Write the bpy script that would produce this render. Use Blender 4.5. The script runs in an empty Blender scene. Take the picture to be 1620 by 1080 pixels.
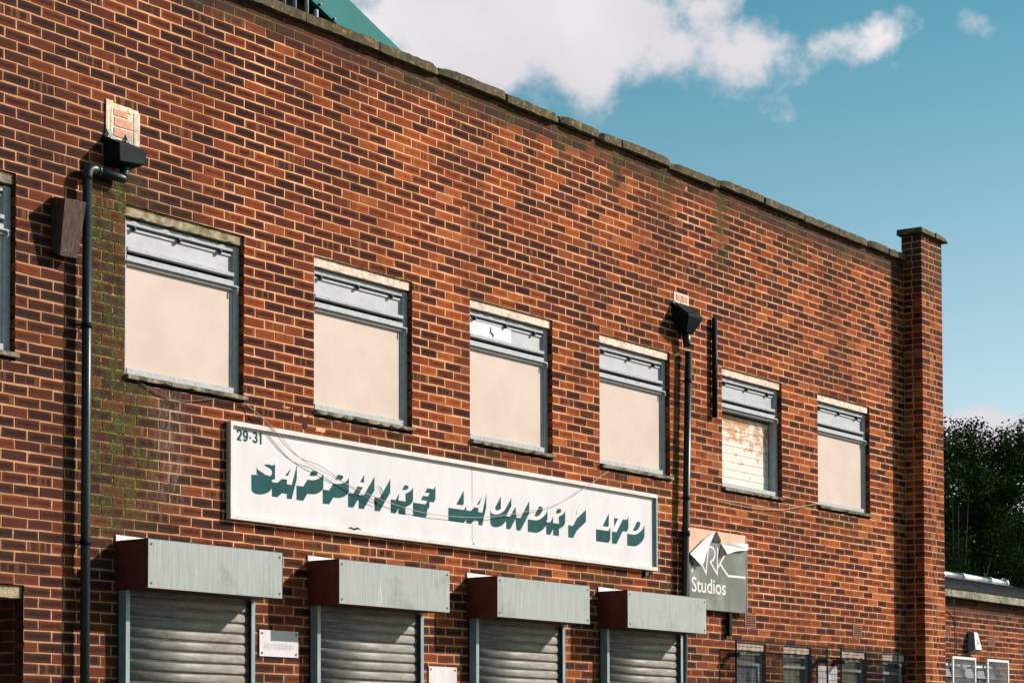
import bpy, math, random
from mathutils import Vector, Matrix
from mathutils.geometry import tessellate_polygon
R = math.radians
rng = random.Random(7)
scn = bpy.context.scene
col = scn.collection

# ------------------------------------------------------------------ camera
EYE = 1.65                                  # camera height above the pavement
F_PX, YAW, PITCH, ROLL, PPY, DIST = 3430.0, 0.929526, 0.040822, -0.002712, 1056.5756, 11.4525
fwd = Vector((math.sin(YAW)*math.cos(PITCH), math.cos(YAW)*math.cos(PITCH), math.sin(PITCH)))
r0 = Vector((math.cos(YAW), -math.sin(YAW), 0)); u0 = r0.cross(fwd)
rgt = r0*math.cos(ROLL) + u0*math.sin(ROLL); upv = -r0*math.sin(ROLL) + u0*math.cos(ROLL)
CAM = Vector((0, -DIST, EYE))
cd = bpy.data.cameras.new('camera'); cam = bpy.data.objects.new('camera', cd); col.objects.link(cam)
cd.sensor_width = 36; cd.lens = F_PX/1620*36; cd.shift_y = (PPY-540)/1620
cd.clip_start = .1; cd.clip_end = 5000
m3 = Matrix((rgt, upv, -fwd)).transposed()
cam.matrix_world = Matrix.Translation(CAM) @ m3.to_4x4()
scn.camera = cam
scn.render.resolution_x, scn.render.resolution_y = 1024, 682

def ray(px, py): return fwd*F_PX + rgt*(px-810) - upv*(py-PPY)
def at(px, py, Y=0.0):                      # point seen at a pixel on the plane y = Y (parallel to the facade)
    d = ray(px, py); t = (Y+DIST)/d.y; return CAM + d*t

# ------------------------------------------------------------------ light
SUN = Vector((1.30, -1.0, .905)).normalized()
SUN_EL = math.asin(SUN.z); SUN_AZ = math.atan2(SUN.x, SUN.y)
sd = bpy.data.lights.new('sun', 'SUN'); sd.energy = 5.0; sd.angle = R(.5); sd.color = (1, .90, .82)
so = bpy.data.objects.new('sun', sd); col.objects.link(so); so.rotation_euler = (-SUN).to_track_quat('-Z', 'Y').to_euler(); so.location = (20, -20, 20)
scn.view_settings.view_transform = 'Standard'; scn.view_settings.look = 'None'
scn.view_settings.exposure = .55; scn.view_settings.gamma = 1.0; scn.view_settings.use_curve_mapping = False

w = bpy.data.worlds.new('World'); scn.world = w; w.use_nodes = True
nt = w.node_tree; N = nt.nodes; L = nt.links; N.clear()
def wn(t, **k):
    n = N.new(t)
    for a, b in k.items(): setattr(n, a, b)
    return n
def wmath(op, a, b=None, clamp=False):
    n = wn('ShaderNodeMath', operation=op, use_clamp=clamp)
    for i, v in enumerate((a, b)):
        if v is None: continue
        if isinstance(v, (int, float)): n.inputs[i].default_value = v
        else: L.new(v, n.inputs[i])
    return n.outputs[0]
def wrange(v, a, b, c=0, d=1):
    n = wn('ShaderNodeMapRange', interpolation_type='SMOOTHSTEP'); L.new(v, n.inputs[0])
    for i, q in enumerate((a, b, c, d)): n.inputs[i+1].default_value = q
    return n.outputs[0]
sky = wn('ShaderNodeTexSky', sky_type='NISHITA', sun_disc=False, sun_elevation=SUN_EL, sun_rotation=SUN_AZ,
         altitude=0, air_density=1.0, dust_density=1.0, ozone_density=2.2)
tint = wn('ShaderNodeMix', data_type='RGBA', blend_type='MULTIPLY'); tint.inputs[0].default_value = 1
tc = wn('ShaderNodeTexCoord'); D0 = tc.outputs['Generated']
L.new(sky.outputs[0], tint.inputs[6])
sz_ = wn('ShaderNodeSeparateXYZ'); L.new(D0, sz_.inputs[0])
grade = wn('ShaderNodeMix', data_type='RGBA'); L.new(wrange(sz_.outputs[2], .08, .40), grade.inputs[0])   # low sky pale, high sky teal, all round
grade.inputs[6].default_value = (2.5, 2.3, 2.0, 1); grade.inputs[7].default_value = (.58, 1.56, 1.32, 1)
L.new(grade.outputs[2], tint.inputs[7])
# clouds: fbm over the whole dome; the cumulus banks of the photograph are banks in world directions
nz = wn('ShaderNodeTexNoise'); nz.inputs['Scale'].default_value = 15; nz.inputs['Detail'].default_value = 12; nz.inputs['Roughness'].default_value = .60; nz.inputs['Distortion'].default_value = .0
L.new(D0, nz.inputs['Vector'])
nb = wn('ShaderNodeTexNoise'); nb.inputs['Scale'].default_value = 2.6; nb.inputs['Detail'].default_value = 3
L.new(D0, nb.inputs['Vector'])
bank = wrange(nb.outputs[0], .56, .78, 0, .30)
def cloud_bank(px, py, hw, hh, tilt, amp, acc):
    d = ray(px, py).normalized()
    x = (rgt - d*rgt.dot(d)).normalized(); y = d.cross(x)*-1
    c, s = math.cos(R(tilt)), math.sin(R(tilt)); xa = x*c + y*s; ya = d.cross(xa)*-1
    mp = wn('ShaderNodeMapping', vector_type='TEXTURE'); L.new(D0, mp.inputs[0])
    mp.inputs['Location'].default_value = d
    mp.inputs['Rotation'].default_value = Matrix((xa, ya, xa.cross(ya))).transposed().to_euler()
    k = ray(px, py).length
    mp.inputs['Scale'].default_value = (hw/k, hh/k, .5)
    ln = wn('ShaderNodeVectorMath', operation='LENGTH'); L.new(mp.outputs[0], ln.inputs[0])
    v = wrange(ln.outputs['Value'], 1.55, .0, 0, amp)
    return wmath('MAXIMUM', acc, v)
acc = bank
for b in ((800, 20, 540, 165, -6, .62), (640, -60, 560, 190, 0, .6), (1040, 60, 250, 85, -6, .56), (1190, 75, 200, 74, 4, .60), (1330, 75, 150, 66, 12, .66),
          (1430, 103, 55, 26, 10, .44), (1540, 38, 75, 34, -25, .20), (1560, 682, 260, 55, 0, .72), (1780, 640, 260, 60, 5, .4), (350, -500, 500, 220, 0, .4), (-700, 300, 700, 150, 0, .4)):
    acc = cloud_bank(*b, acc)
cov = wmath('ADD', wmath('MULTIPLY', nz.outputs[0], 1.5), acc)
mask = wrange(cov, .99, 1.26, 0, .97)
sh = wn('ShaderNodeTexNoise'); sh.inputs['Scale'].default_value = 6; sh.inputs['Detail'].default_value = 5
L.new(D0, sh.inputs['Vector'])
ccol = wn('ShaderNodeMix', data_type='RGBA'); L.new(wrange(sh.outputs[0], .36, .62), ccol.inputs[0])
ccol.inputs[6].default_value = (10.2, 9.8, 10.4, 1); ccol.inputs[7].default_value = (12.6, 11.8, 12.1, 1)
mx = wn('ShaderNodeMix', data_type='RGBA'); L.new(mask, mx.inputs[0]); L.new(tint.outputs[2], mx.inputs[6]); L.new(ccol.outputs[2], mx.inputs[7])
bg = wn('ShaderNodeBackground'); bg.inputs[1].default_value = .050; L.new(mx.outputs[2], bg.inputs[0])
wo = wn('ShaderNodeOutputWorld'); L.new(bg.outputs[0], wo.inputs[0])

# ------------------------------------------------------------------ node helpers
class NB:
    def __init__(s, name):
        s.m = bpy.data.materials.new(name); s.m.use_nodes = True; s.t = s.m.node_tree; s.n = s.t.nodes; s.l = s.t.links
        s.b = s.n['Principled BSDF']
    def node(s, t, **k):
        n = s.n.new(t)
        for a, b in k.items(): setattr(n, a, b)
        return n
    def put(s, sock, v):
        if v is None: return
        if hasattr(v, 'is_linked') or hasattr(v, 'links'): s.l.new(v, sock)
        else:
            if sock.type == 'RGBA' and len(v) == 3: v = (*v, 1)
            sock.default_value = v
    def mth(s, op, a, b=None, clamp=False):
        n = s.node('ShaderNodeMath', operation=op, use_clamp=clamp); s.put(n.inputs[0], a)
        if b is not None: s.put(n.inputs[1], b)
        return n.outputs[0]
    def rng(s, v, a, b, c=0., d=1., smooth=True):
        n = s.node('ShaderNodeMapRange', interpolation_type='SMOOTHSTEP' if smooth else 'LINEAR'); s.l.new(v, n.inputs[0])
        for i, q in enumerate((a, b, c, d)): s.put(n.inputs[i+1], q)
        return n.outputs[0]
    def mix(s, f, a, b, mode='MIX'):
        n = s.node('ShaderNodeMix', data_type='RGBA', blend_type=mode); s.put(n.inputs[0], f); s.put(n.inputs[6], a); s.put(n.inputs[7], b); return n.outputs[2]
    def pos(s): return s.node('ShaderNodeNewGeometry').outputs['Position']
    def noise(s, vec, scale, detail=4, rough=.55, stretch=None, dist=0):
        if stretch:
            m = s.node('ShaderNodeMapping'); s.l.new(vec, m.inputs[0]); m.inputs['Scale'].default_value = stretch; vec = m.outputs[0]
        n = s.node('ShaderNodeTexNoise'); s.l.new(vec, n.inputs['Vector'])
        n.inputs['Scale'].default_value = scale; n.inputs['Detail'].default_value = detail; n.inputs['Roughness'].default_value = rough; n.inputs['Distortion'].default_value = dist
        return n.outputs[0]
    def attr(s, name): return s.node('ShaderNodeAttribute', attribute_name=name)
    def sep(s, v):
        n = s.node('ShaderNodeSeparateXYZ'); s.l.new(v, n.inputs[0]); return n.outputs
    def ramp(s, f, stops, interp='LINEAR'):
        n = s.node('ShaderNodeValToRGB'); e = n.color_ramp; e.interpolation = interp
        while len(e.elements) < len(stops): e.elements.new(.5)
        for el, (p, c) in zip(e.elements, stops): el.position = p; el.color = (*c, 1)
        s.l.new(f, n.inputs[0]); return n.outputs[0]
    def bump(s, h, strength, dist=.01):
        n = s.node('ShaderNodeBump'); n.inputs['Strength'].default_value = strength; n.inputs['Distance'].default_value = dist
        s.l.new(h, n.inputs['Height']); s.l.new(n.outputs[0], s.b.inputs['Normal'])
    def done(s, colr, rough=.8, metal=0., spec=.3):
        s.put(s.b.inputs['Base Color'], colr); s.put(s.b.inputs['Roughness'], rough); s.put(s.b.inputs['Metallic'], metal); s.put(s.b.inputs['Specular IOR Level'], spec)
        return s.m

def simple(name, c, rough=.6, metal=0., var=.25, scale=30, stretch=None, spec=.3, bump=.15, bd=.002):
    b = NB(name); p = b.pos(); n = b.noise(p, scale, 5, .6, stretch); n2 = b.noise(p, scale*.17, 3, .5)
    f = b.rng(b.mth('ADD', b.mth('MULTIPLY', n, .6), b.mth('MULTIPLY', n2, .4)), .35, .68)
    lo = tuple(x*(1-var) for x in c); hi = tuple(min(1, x*(1+var)) for x in c)
    if bump: b.bump(n, bump, bd)
    return b.done(b.mix(f, lo, hi), rough, metal, spec)

M = {}
# --- bricks: dark fired cores with orange rims, kiss marks, moss, lime bloom, soot and painted-in left vignette (attributes set per brick)
def brick_material():
    b = NB('fired_brick'); p = b.pos(); bc = b.attr('bc'); st = b.attr('st')
    sc = b.node('ShaderNodeSeparateColor'); b.l.new(bc.outputs['Color'], sc.inputs[0]); r1, r2, r3 = sc.outputs[:3]; hl = bc.outputs['Alpha']
    ss = b.node('ShaderNodeSeparateColor'); b.l.new(st.outputs['Color'], ss.inputs[0]); moss, white, soot_vignette = ss.outputs[:3]; red = st.outputs['Alpha']
    lx, lz, _ = b.sep(b.attr('loc').outputs['Vector'])
    n1 = b.noise(p, 45, 5, .65); n2 = b.noise(p, 14, 3, .5); fine = b.noise(p, 260, 3, .6)
    ex = b.mth('SUBTRACT', hl, b.mth('ABSOLUTE', lx)); ez = b.mth('SUBTRACT', .0325, b.mth('ABSOLUTE', lz))
    ed = b.mth('MINIMUM', ex, ez)
    core = b.rng(b.mth('ADD', ed, b.mth('MULTIPLY', b.mth('SUBTRACT', n1, .5), .055)), -.002, .033)
    core = b.mth('MULTIPLY', core, b.rng(r3, .05, .45, .35, 1.))
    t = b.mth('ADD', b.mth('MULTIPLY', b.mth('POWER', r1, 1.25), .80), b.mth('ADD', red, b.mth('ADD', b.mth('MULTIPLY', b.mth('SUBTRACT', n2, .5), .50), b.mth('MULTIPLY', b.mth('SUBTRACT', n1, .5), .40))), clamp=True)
    face = b.ramp(t, ((0, (.018, .0085, .009)), (.30, (.029, .0115, .0105)), (.50, (.075, .018, .0115)), (.70, (.180, .035, .013)), (.88, (.37, .072, .017)), (1, (.46, .13, .042))))
    rim = b.ramp(t, ((0, (.115, .030, .019)), (.35, (.235, .050, .020)), (.75, (.46, .105, .028)), (1, (.56, .19, .065))))
    c = b.mix(core, rim, face)
    # kiss marks: pale and dark upright bands left by the kiln stacking
    bd_ = b.noise(b.attr('loc').outputs['Vector'], 26, 1, .4, (1, .02, 1))
    wv = b.node('ShaderNodeTexNoise', noise_dimensions='1D'); wv.inputs['Scale'].default_value = 22; wv.inputs['Detail'].default_value = 1
    b.l.new(b.mth('ADD', lx, b.mth('MULTIPLY', r1, 9.0)), wv.inputs['W'])
    km = b.mth('MULTIPLY', b.rng(wv.outputs[0], .50, .60), b.rng(r2, .88, .93))
    c = b.mix(b.mth('MULTIPLY', km, .6), c, b.mix(r3, (.34, .15, .07), (.30, .10, .045)))
    c = b.mix(b.rng(fine, .30, .72, .0, .5), b.mix(.38, c, (.010, .006, .006)), c)
    c = b.mix(b.rng(fine, .60, .78, 0, .22), c, (.30, .11, .06))
    rain = b.noise(p, 1.1, 5, .62, (1, 1, .28)); c = b.mix(b.rng(rain, .44, .66, 0, .55), c, b.mix(.6, c, (.016, .010, .009)))   # broad rain staining
    # soot and painted-in vignette, lime bloom, moss
    c = b.mix(b.mth('MULTIPLY', soot_vignette, b.rng(n2, .3, .65, .35, .9)), c, (.040, .027, .022))
    wm = b.mth('MULTIPLY', white, b.rng(b.noise(p, 22, 6, .75, (1, 1, .35)), .44, .68))
    c = b.mix(b.mth('MULTIPLY', wm, .65), c, (.30, .24, .21))
    mm = b.mth('MULTIPLY', moss, b.mth('MULTIPLY', b.rng(r2, .1, .9, .65, 1.05), b.rng(b.noise(p, 7, 7, .75, (1, 1, .7)), .42, .60)), clamp=True)
    g = b.mix(b.rng(n1, .35, .65), (.028, .030, .013), (.095, .105, .034))
    c = b.mix(b.mth('MULTIPLY', mm, .9), c, g)
    hgt = b.mth('ADD', b.mth('MULTIPLY', n1, .6), b.mth('MULTIPLY', fine, .5))
    b.bump(hgt, .55, .004)
    return b.done(c, .95, 0, .08)
M['brick'] = brick_material()
def mortar_material():
    b = NB('buff_mortar'); p = b.pos(); st = b.attr('st')
    ss = b.node('ShaderNodeSeparateColor'); b.l.new(st.outputs['Color'], ss.inputs[0]); moss, white, soot_vignette = ss.outputs[:3]
    n1 = b.noise(p, 60, 5, .65); n2 = b.noise(p, 2.2, 4, .6); fine = b.noise(p, 320, 2, .6)
    c = b.mix(b.rng(n2, .32, .66), (.62, .315, .155), (.80, .45, .245))
    c = b.mix(b.rng(n1, .30, .50, .45, 0.), c, (.24, .11, .055))
    c = b.mix(b.rng(fine, .35, .6, .25, 0), c, (.30, .145, .075))
    rain = b.noise(p, 1.1, 5, .62, (1, 1, .28)); c = b.mix(b.rng(rain, .44, .66, 0, .5), c, (.26, .125, .065))
    c = b.mix(b.mth('MULTIPLY', soot_vignette, b.rng(b.noise(p, 9, 4, .6), .25, .5, .55, .98)), c, (.055, .038, .026))  # sooty joints, plus the vignette painted into the left end
    c = b.mix(b.mth('MULTIPLY', white, .5), c, (.55, .42, .34))
    mm = b.mth('MULTIPLY', moss, b.rng(b.noise(p, 11, 6, .7), .28, .5))
    c = b.mix(mm, c, b.mix(b.rng(n1, .4, .6), (.020, .022, .010), (.17, .17, .045)))
    b.bump(b.mth('ADD', n1, b.mth('MULTIPLY', fine, .5)), .7, .004)
    return b.done(c, .95, 0, .1)
M['mortar'] = mortar_material()

def concrete(name, c, dirt, moss=.4, lichen=0., pits=True):
    b = NB(name); p = b.pos(); n1 = b.noise(p, 22, 6, .65); n2 = b.noise(p, 5, 4, .6); f = b.noise(p, 150, 3, .7)
    cc = b.mix(b.rng(n1, .32, .62), tuple(x*.62 for x in c), c)
    cc = b.mix(b.rng(n2, .42, .66, 0, dirt), cc, (.035, .030, .024))
    cc = b.mix(b.mth('MULTIPLY', b.rng(b.noise(p, 8, 6, .75), .45, .62), moss), cc, (.070, .074, .022))
    if lichen: cc = b.mix(b.mth('MULTIPLY', b.rng(b.noise(p, 19, 5, .7), .54, .62), lichen), cc, (.30, .16, .030))
    if pits: cc = b.mix(b.rng(f, .26, .37, .7, 0), cc, (.030, .024, .018))
    b.bump(b.mth('ADD', n1, b.mth('MULTIPLY', f, .6)), .8, .008)
    return b.done(cc, .92, 0, .15)
M['lintel'] = concrete('lintel_concrete', (.84, .66, .54), .12, .03)
M['lintel_old'] = concrete('old_lintel_concrete', (.46, .36, .24), .65, .45)
M['coping'] = concrete('coping_stone', (.115, .094, .066), .7, .6, .85)
M['sill'] = concrete('sill_stone', (.34, .285, .21), .85, .65)
M['render_patch'] = concrete('patch_mortar', (.86, .68, .52), .08, .0, 0, False)
M['eave'] = concrete('eave_concrete', (.33, .30, .22), .5, .4)

def painted_frame():
    b = NB('pale_frame_paint'); p = b.pos(); n = b.noise(p, 24, 6, .7); n2 = b.noise(p, 90, 3, .6, (1, 1, .25))
    c = b.mix(b.rng(n, .3, .6), (.29, .315, .34), (.40, .405, .425))
    c = b.mix(b.rng(n2, .62, .70, 0, .8), c, (.12, .10, .085))
    b.bump(n2, .3, .002); return b.done(c, .6, 0, .15)
M['frame'] = painted_frame()
def board_paint():
    b = NB('cream_board'); p = b.pos(); n = b.noise(p, 3.2, 5, .55); n2 = b.noise(p, 40, 4, .65, (1, 1, .6)); sp = b.noise(p, 110, 2, .5)
    c = b.mix(b.rng(n, .3, .68), (.475, .365, .31), (.52, .41, .355))
    c = b.mix(b.rng(n2, .55, .75, 0, .35), c, (.38, .30, .25))
    c = b.mix(b.rng(sp, .72, .78, 0, .7), c, (.30, .22, .16))
    b.bump(n2, .12, .003); return b.done(c, .6, 0, .3)
M['board'] = board_paint()
def plank_paint():
    b = NB('peeling_planks'); p = b.pos(); n = b.noise(p, 8, 6, .72, (.7, 1, 1.4)); n2 = b.noise(p, 30, 5, .7); z = b.sep(p)[2]
    c = b.mix(b.rng(n2, .4, .65), (.60, .53, .46), (.74, .69, .64))
    rust = b.rng(b.mth('ADD', n, b.rng(z, 4.55, 5.2, -.06, .12)), .53, .63)
    c = b.mix(b.mth('MULTIPLY', rust, .85), c, b.mix(n2, (.58, .25, .07), (.34, .14, .045)))
    b.bump(n2, .3, .003); return b.done(c, .7, 0, .2)
M['plank'] = plank_paint()
def glass_mat(name, c, rough, bumpy):
    b = NB(name); p = b.pos(); n = b.noise(p, 120, 3, .7); n2 = b.noise(p, 6, 4, .6)
    cc = b.mix(b.rng(n2, .3, .7), tuple(x*.8 for x in c), c); cc = b.mix(b.rng(n, .4, .6, 0, .22), cc, tuple(x*.55 for x in c))
    b.bump(n, bumpy, .003); return b.done(cc, rough, 0, .3)
M['frosted'] = glass_mat('frosted_glass', (.40, .40, .43), .5, .35)
M['dirty_glass'] = glass_mat('dirty_glass', (.14, .16, .14), .12, .08)
M['black'] = simple('black_plastic', (.009, .014, .016), .6, 0, .3, 40, spec=.05, bump=.06)
M['pipe'] = simple('dark_grey_pipe', (.012, .019, .021), .36, 0, .25, 30, spec=.35, bump=.04)
M['lead'] = simple('grey_flashing', (.22, .235, .26), .6, .1, .25, 20, spec=.15)
M['dark_steel'] = simple('dark_steel', (.035, .040, .044), .5, .4, .3, 40)
def timber():
    b = NB('weathered_timber'); p = b.pos(); n = b.noise(p, 60, 5, .7, (1, 1, .06)); n2 = b.noise(p, 9, 4, .6)
    c = b.mix(b.rng(n, .35, .65), (.030, .016, .013), (.095, .048, .034)); c = b.mix(b.rng(n2, .5, .7, 0, .5), c, (.07, .052, .043))
    b.bump(n, .4, .003); return b.done(c, .8)
M['timber'] = timber()
def galvanised():
    b = NB('galvanised_sheet'); p = b.pos(); n = b.noise(p, 85, 5, .72, (1, 1, .03)); n2 = b.noise(p, 7, 5, .6, (1, 1, .3)); n3 = b.noise(p, 24, 4, .7, (1, 1, .12))
    oi = b.node('ShaderNodeObjectInfo').outputs['Random']
    c = b.mix(b.rng(n, .34, .66), (.21, .235, .225), (.31, .34, .325)); c = b.mix(b.rng(n2, .40, .66, 0, .55), c, (.36, .35, .335))
    c = b.mix(b.rng(n3, .60, .68, 0, .5), c, (.50, .49, .47)); c = b.mix(b.mth('MULTIPLY', oi, .35), c, (.33, .355, .37))
    c = b.mix(b.rng(b.noise(p, 2.3, 6, .7), .50, .68, 0, .5), c, (.16, .16, .145))
    c = b.mix(b.rng(b.noise(p, 48, 4, .7), .66, .72, 0, .7), c, (.22, .10, .05))
    b.bump(b.noise(p, 3.0, 3, .5), .35, .012); return b.done(c, b.rng(n2, .3, .7, .55, .75), .1, .2)
M['galv'] = galvanised()
M['flange'] = simple('flange_zinc', (.47, .45, .46), .55, .2, .2, 30)
def rust_red():
    b = NB('rusty_red_paint'); p = b.pos(); n = b.noise(p, 12, 5, .65); n2 = b.noise(p, 60, 4, .7)
    c = b.mix(b.rng(n, .35, .65), (.085, .016, .012), (.135, .028, .020)); c = b.mix(b.rng(n2, .56, .68, 0, .7), c, (.045, .018, .014))
    return b.done(c, .6, 0, .3)
M['red'] = rust_red()
def slat_mat():
    b = NB('roller_slat_steel'); p = b.pos(); n = b.noise(p, 26, 5, .65, (.35, 1, 1.6)); n2 = b.noise(p, 5, 5, .7, (1, 1, 2.)); oi = b.node('ShaderNodeObjectInfo').outputs['Random']
    c = b.mix(b.rng(n, .35, .65), (.135, .122, .108), (.225, .207, .185)); c = b.mix(b.rng(n2, .45, .68, 0, .75), c, (.125, .10, .075)); c = b.mix(b.rng(oi, 0, 1, 0, .3), c, (.22, .235, .24))
    b.bump(n, .1, .002); return b.done(c, .55, .08, .3)
M['slat'] = slat_mat()
M['rail'] = simple('rail_blue_steel', (.20, .265, .28), .45, .1, .2, 35, (1, 1, .2))
def sign_white():
    b = NB('sign_white'); p = b.pos(); n = b.noise(p, 4, 5, .6, (1, 1, .35)); n2 = b.noise(p, 90, 3, .6); x, y, z = b.sep(p)
    c = b.mix(b.rng(n, .3, .7), (.555, .525, .55), (.62, .585, .61)); c = b.mix(b.rng(n2, .55, .8, 0, .3), c, (.48, .42, .41))
    drt = b.mth('MULTIPLY', b.rng(z, 3.62, 3.46), b.rng(b.noise(p, 9, 5, .7, (1, 1, .15)), .42, .7))
    c = b.mix(b.mth('MULTIPLY', drt, .35), c, (.50, .36, .32))
    return b.done(c, .5, 0, .12)
M['sign'] = sign_white()
M['sign_frame'] = simple('sign_frame_paint', (.58, .51, .48), .5, 0, .15, 25)
M['teal'] = simple('teal_vinyl', (.010, .066, .070), .6, 0, .22, 16, spec=.06, bump=0)
M['joint'] = simple('joint_shadow_strip', (.12, .11, .10), .8)
def ark_mat():
    b = NB('grey_green_vinyl'); p = b.pos(); n = b.noise(p, 3.5, 3, .5, (1, 1, .8), .2); n2 = b.noise(p, 40, 4, .7, (1, 1, .3))
    c = b.mix(b.rng(n, .42, .72), (.062, .078, .073), (.155, .178, .168)); c = b.mix(b.rng(n2, .55, .7, 0, .3), c, (.07, .085, .075))
    return b.done(c, .4, 0, .4)
M['ark'] = ark_mat()
M['peach'] = simple('peach_backing_board', (.62, .38, .26), .7, 0, .14, 12, (1, 1, .3))
M['white'] = simple('white_paint', (.62, .59, .60), .45, 0, .08, 30, bump=0)
M['faded'] = simple('faded_print', (.515, .49, .505), .5, 0, .08, 60, bump=0)
M['terracotta'] = simple('terracotta', (.30, .105, .06), .85, 0, .35, 40)
M['hole'] = simple('vent_dark', (.02, .012, .010), .9)
M['pinkbrick'] = simple('pale_pink_brick', (.60, .30, .20), .85, 0, .22, 35)
M['tealroof'] = simple('teal_roof_sheet', (.020, .150, .150), .7, 0, .10, 3, spec=.10, bump=0)
M['soffit'] = simple('dark_cladding', (.030, .020, .018), .8)
M['bolt'] = simple('bolt_grey', (.05, .065, .075), .7, 0, .2, 40, spec=.1)
M['cable'] = simple('grey_cable', (.10, .085, .075), .6)
M['pale_cable'] = simple('pale_cable', (.42, .33, .25), .6)
M['bark'] = simple('bark', (.016, .013, .010), .95, 0, .4, 20, (1, 1, .3), bump=.5, bd=.02)
M['asphalt'] = simple('asphalt', (.05, .05, .052), .9, 0, .3, 60, bump=.4)
M['paving'] = simple('paving', (.075, .072, .070), .9, 0, .2, 12, bump=.3)
M['kerb'] = simple('kerb_stone', (.33, .32, .30), .85, 0, .2, 20)
M['grass'] = simple('grass_ground', (.06, .08, .035), .95, 0, .35, 6)
M['corrugated'] = simple('dark_corrugated_sheet', (.020, .022, .025), .85, .0, .35, 9, spec=.05)
M['ridge'] = simple('ridge_metal', (.52, .53, .55), .35, .5, .5, 9)
M['door'] = simple('dark_door_paint', (.025, .027, .030), .5)
M['slate'] = simple('brown_roof_tile', (.16, .105, .075), .85, 0, .3, 10)
M['green_print'] = simple('green_print', (.03, .22, .12), .5); M['orange_print'] = simple('orange_print', (.65, .30, .05), .5)
def leaf(name, a, c):
    b = NB(name); p = b.pos(); n = b.noise(p, .7, 4, .6); f = b.noise(p, 9, 2, .6)
    b.b.inputs['Subsurface Weight'].default_value = 0
    return b.done(b.mix(b.rng(b.mth('ADD', b.mth('MULTIPLY', n, .5), b.mth('MULTIPLY', f, .5)), .38, .62), a, c), .8, 0, .0)
M['leaf_a'] = leaf('leaf_dark', (.009, .020, .007), (.034, .060, .016)); M['leaf_b'] = leaf('leaf_mid', (.012, .026, .008), (.048, .076, .020))

# ------------------------------------------------------------------ object helpers
WL = {}                                     # world location of each object (parents are only translated)
class MB:
    def __init__(s): s.v = []; s.f = []; s.sm = []
    def box(s, x0, x1, y0, y1, z0, z1):
        i = len(s.v); s.v += [(x, y, z) for z in (z0, z1) for y in (y0, y1) for x in (x0, x1)]
        s.f += [tuple(i+k for k in q) for q in ((0, 2, 3, 1), (4, 5, 7, 6), (0, 1, 5, 4), (2, 6, 7, 3), (0, 4, 6, 2), (1, 3, 7, 5))]; return s
    def hexa(s, pts):                       # 8 points: bottom ring of 4 then top ring of 4
        i = len(s.v); s.v += [tuple(p) for p in pts]
        s.f += [tuple(i+k for k in q) for q in ((3, 2, 1, 0), (4, 5, 6, 7), (0, 1, 5, 4), (1, 2, 6, 5), (2, 3, 7, 6), (3, 0, 4, 7))]; return s
    def poly(s, pts):
        i = len(s.v); s.v += [tuple(p) for p in pts]; s.f.append(tuple(range(i, i+len(pts)))); return s
    def prism(s, pts, off):                 # polygon extruded by a vector
        o = Vector(off); n = len(pts); i = len(s.v); s.v += [tuple(p) for p in pts] + [tuple(Vector(p)+o) for p in pts]
        s.f.append(tuple(range(i, i+n))); s.f.append(tuple(range(i+2*n-1, i+n-1, -1)))
        s.f += [(i+k, i+n+k, i+n+(k+1) % n, i+(k+1) % n) for k in range(n)]; return s
    def tube(s, path, r, n=12, cap=True):
        path = [Vector(p) for p in path]; i = len(s.v); prev = None
        rr = r if isinstance(r, (list, tuple)) else [r]*len(path)
        for k, p in enumerate(path):
            a = path[max(0, k-1)]; b = path[min(len(path)-1, k+1)]; t = (b-a).normalized()
            if prev is None:
                x = t.orthogonal().normalized()
            else: x = (prev - t*prev.dot(t)).normalized()
            prev = x; y = t.cross(x)
            for q in range(n):
                an = 2*math.pi*q/n; s.v.append(tuple(p + (x*math.cos(an)+y*math.sin(an))*rr[k]))
        for k in range(len(path)-1):
            for q in range(n):
                a = i+k*n+q; b = i+k*n+(q+1) % n; s.f.append((a, b, b+n, a+n)); s.sm.append(len(s.f)-1)
        if cap:
            s.f.append(tuple(range(i+n-1, i-1, -1))); j = i+(len(path)-1)*n; s.f.append(tuple(range(j, j+n)))
        return s
    def build(s, name, mat, parent=None, bevel=0.):
        xs = list(zip(*s.v)); c = Vector([(min(a)+max(a))/2 for a in xs]); c.z = min(xs[2])
        me = bpy.data.meshes.new(name); me.from_pydata([tuple(Vector(p)-c) for p in s.v], [], s.f); me.update()
        if s.sm:
            fl = [False]*len(s.f)
            for k in s.sm: fl[k] = True
            me.polygons.foreach_set('use_smooth', fl)
        if mat: me.materials.append(M[mat])
        o = bpy.data.objects.new(name, me); place(o, c, parent)
        if bevel:
            b = o.modifiers.new('bevel', 'BEVEL'); b.width = bevel; b.segments = 2; b.limit_method = 'ANGLE'
        return o
def place(o, world, parent=None):
    col.objects.link(o); WL[o.name] = Vector(world)
    if parent: o.parent = parent; o.location = Vector(world) - WL[parent.name]
    else: o.location = world
    return o
def tag(o, label=None, cat=None, group=None, kind=None):
    for k, v in (('label', label), ('category', cat), ('group', group), ('kind', kind)):
        if v: o[k] = v
    return o
def thing(name, loc, label, cat, group=None):
    o = bpy.data.objects.new(name, None); o.empty_display_size = .1; place(o, Vector(loc)); return tag(o, label, cat, group)
def Z(h): return h + EYE                    # heights below are measured from eye level
def jit(a): return rng.uniform(-a, a)
def sstep(x, a, b):
    if a == b: return 0.
    t = min(1, max(0, (x-a)/(b-a))); return t*t*(3-2*t)
def band(x, a, b, soft): return sstep(x, a-soft, a+soft)*(1-sstep(x, b-soft, b+soft))

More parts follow.
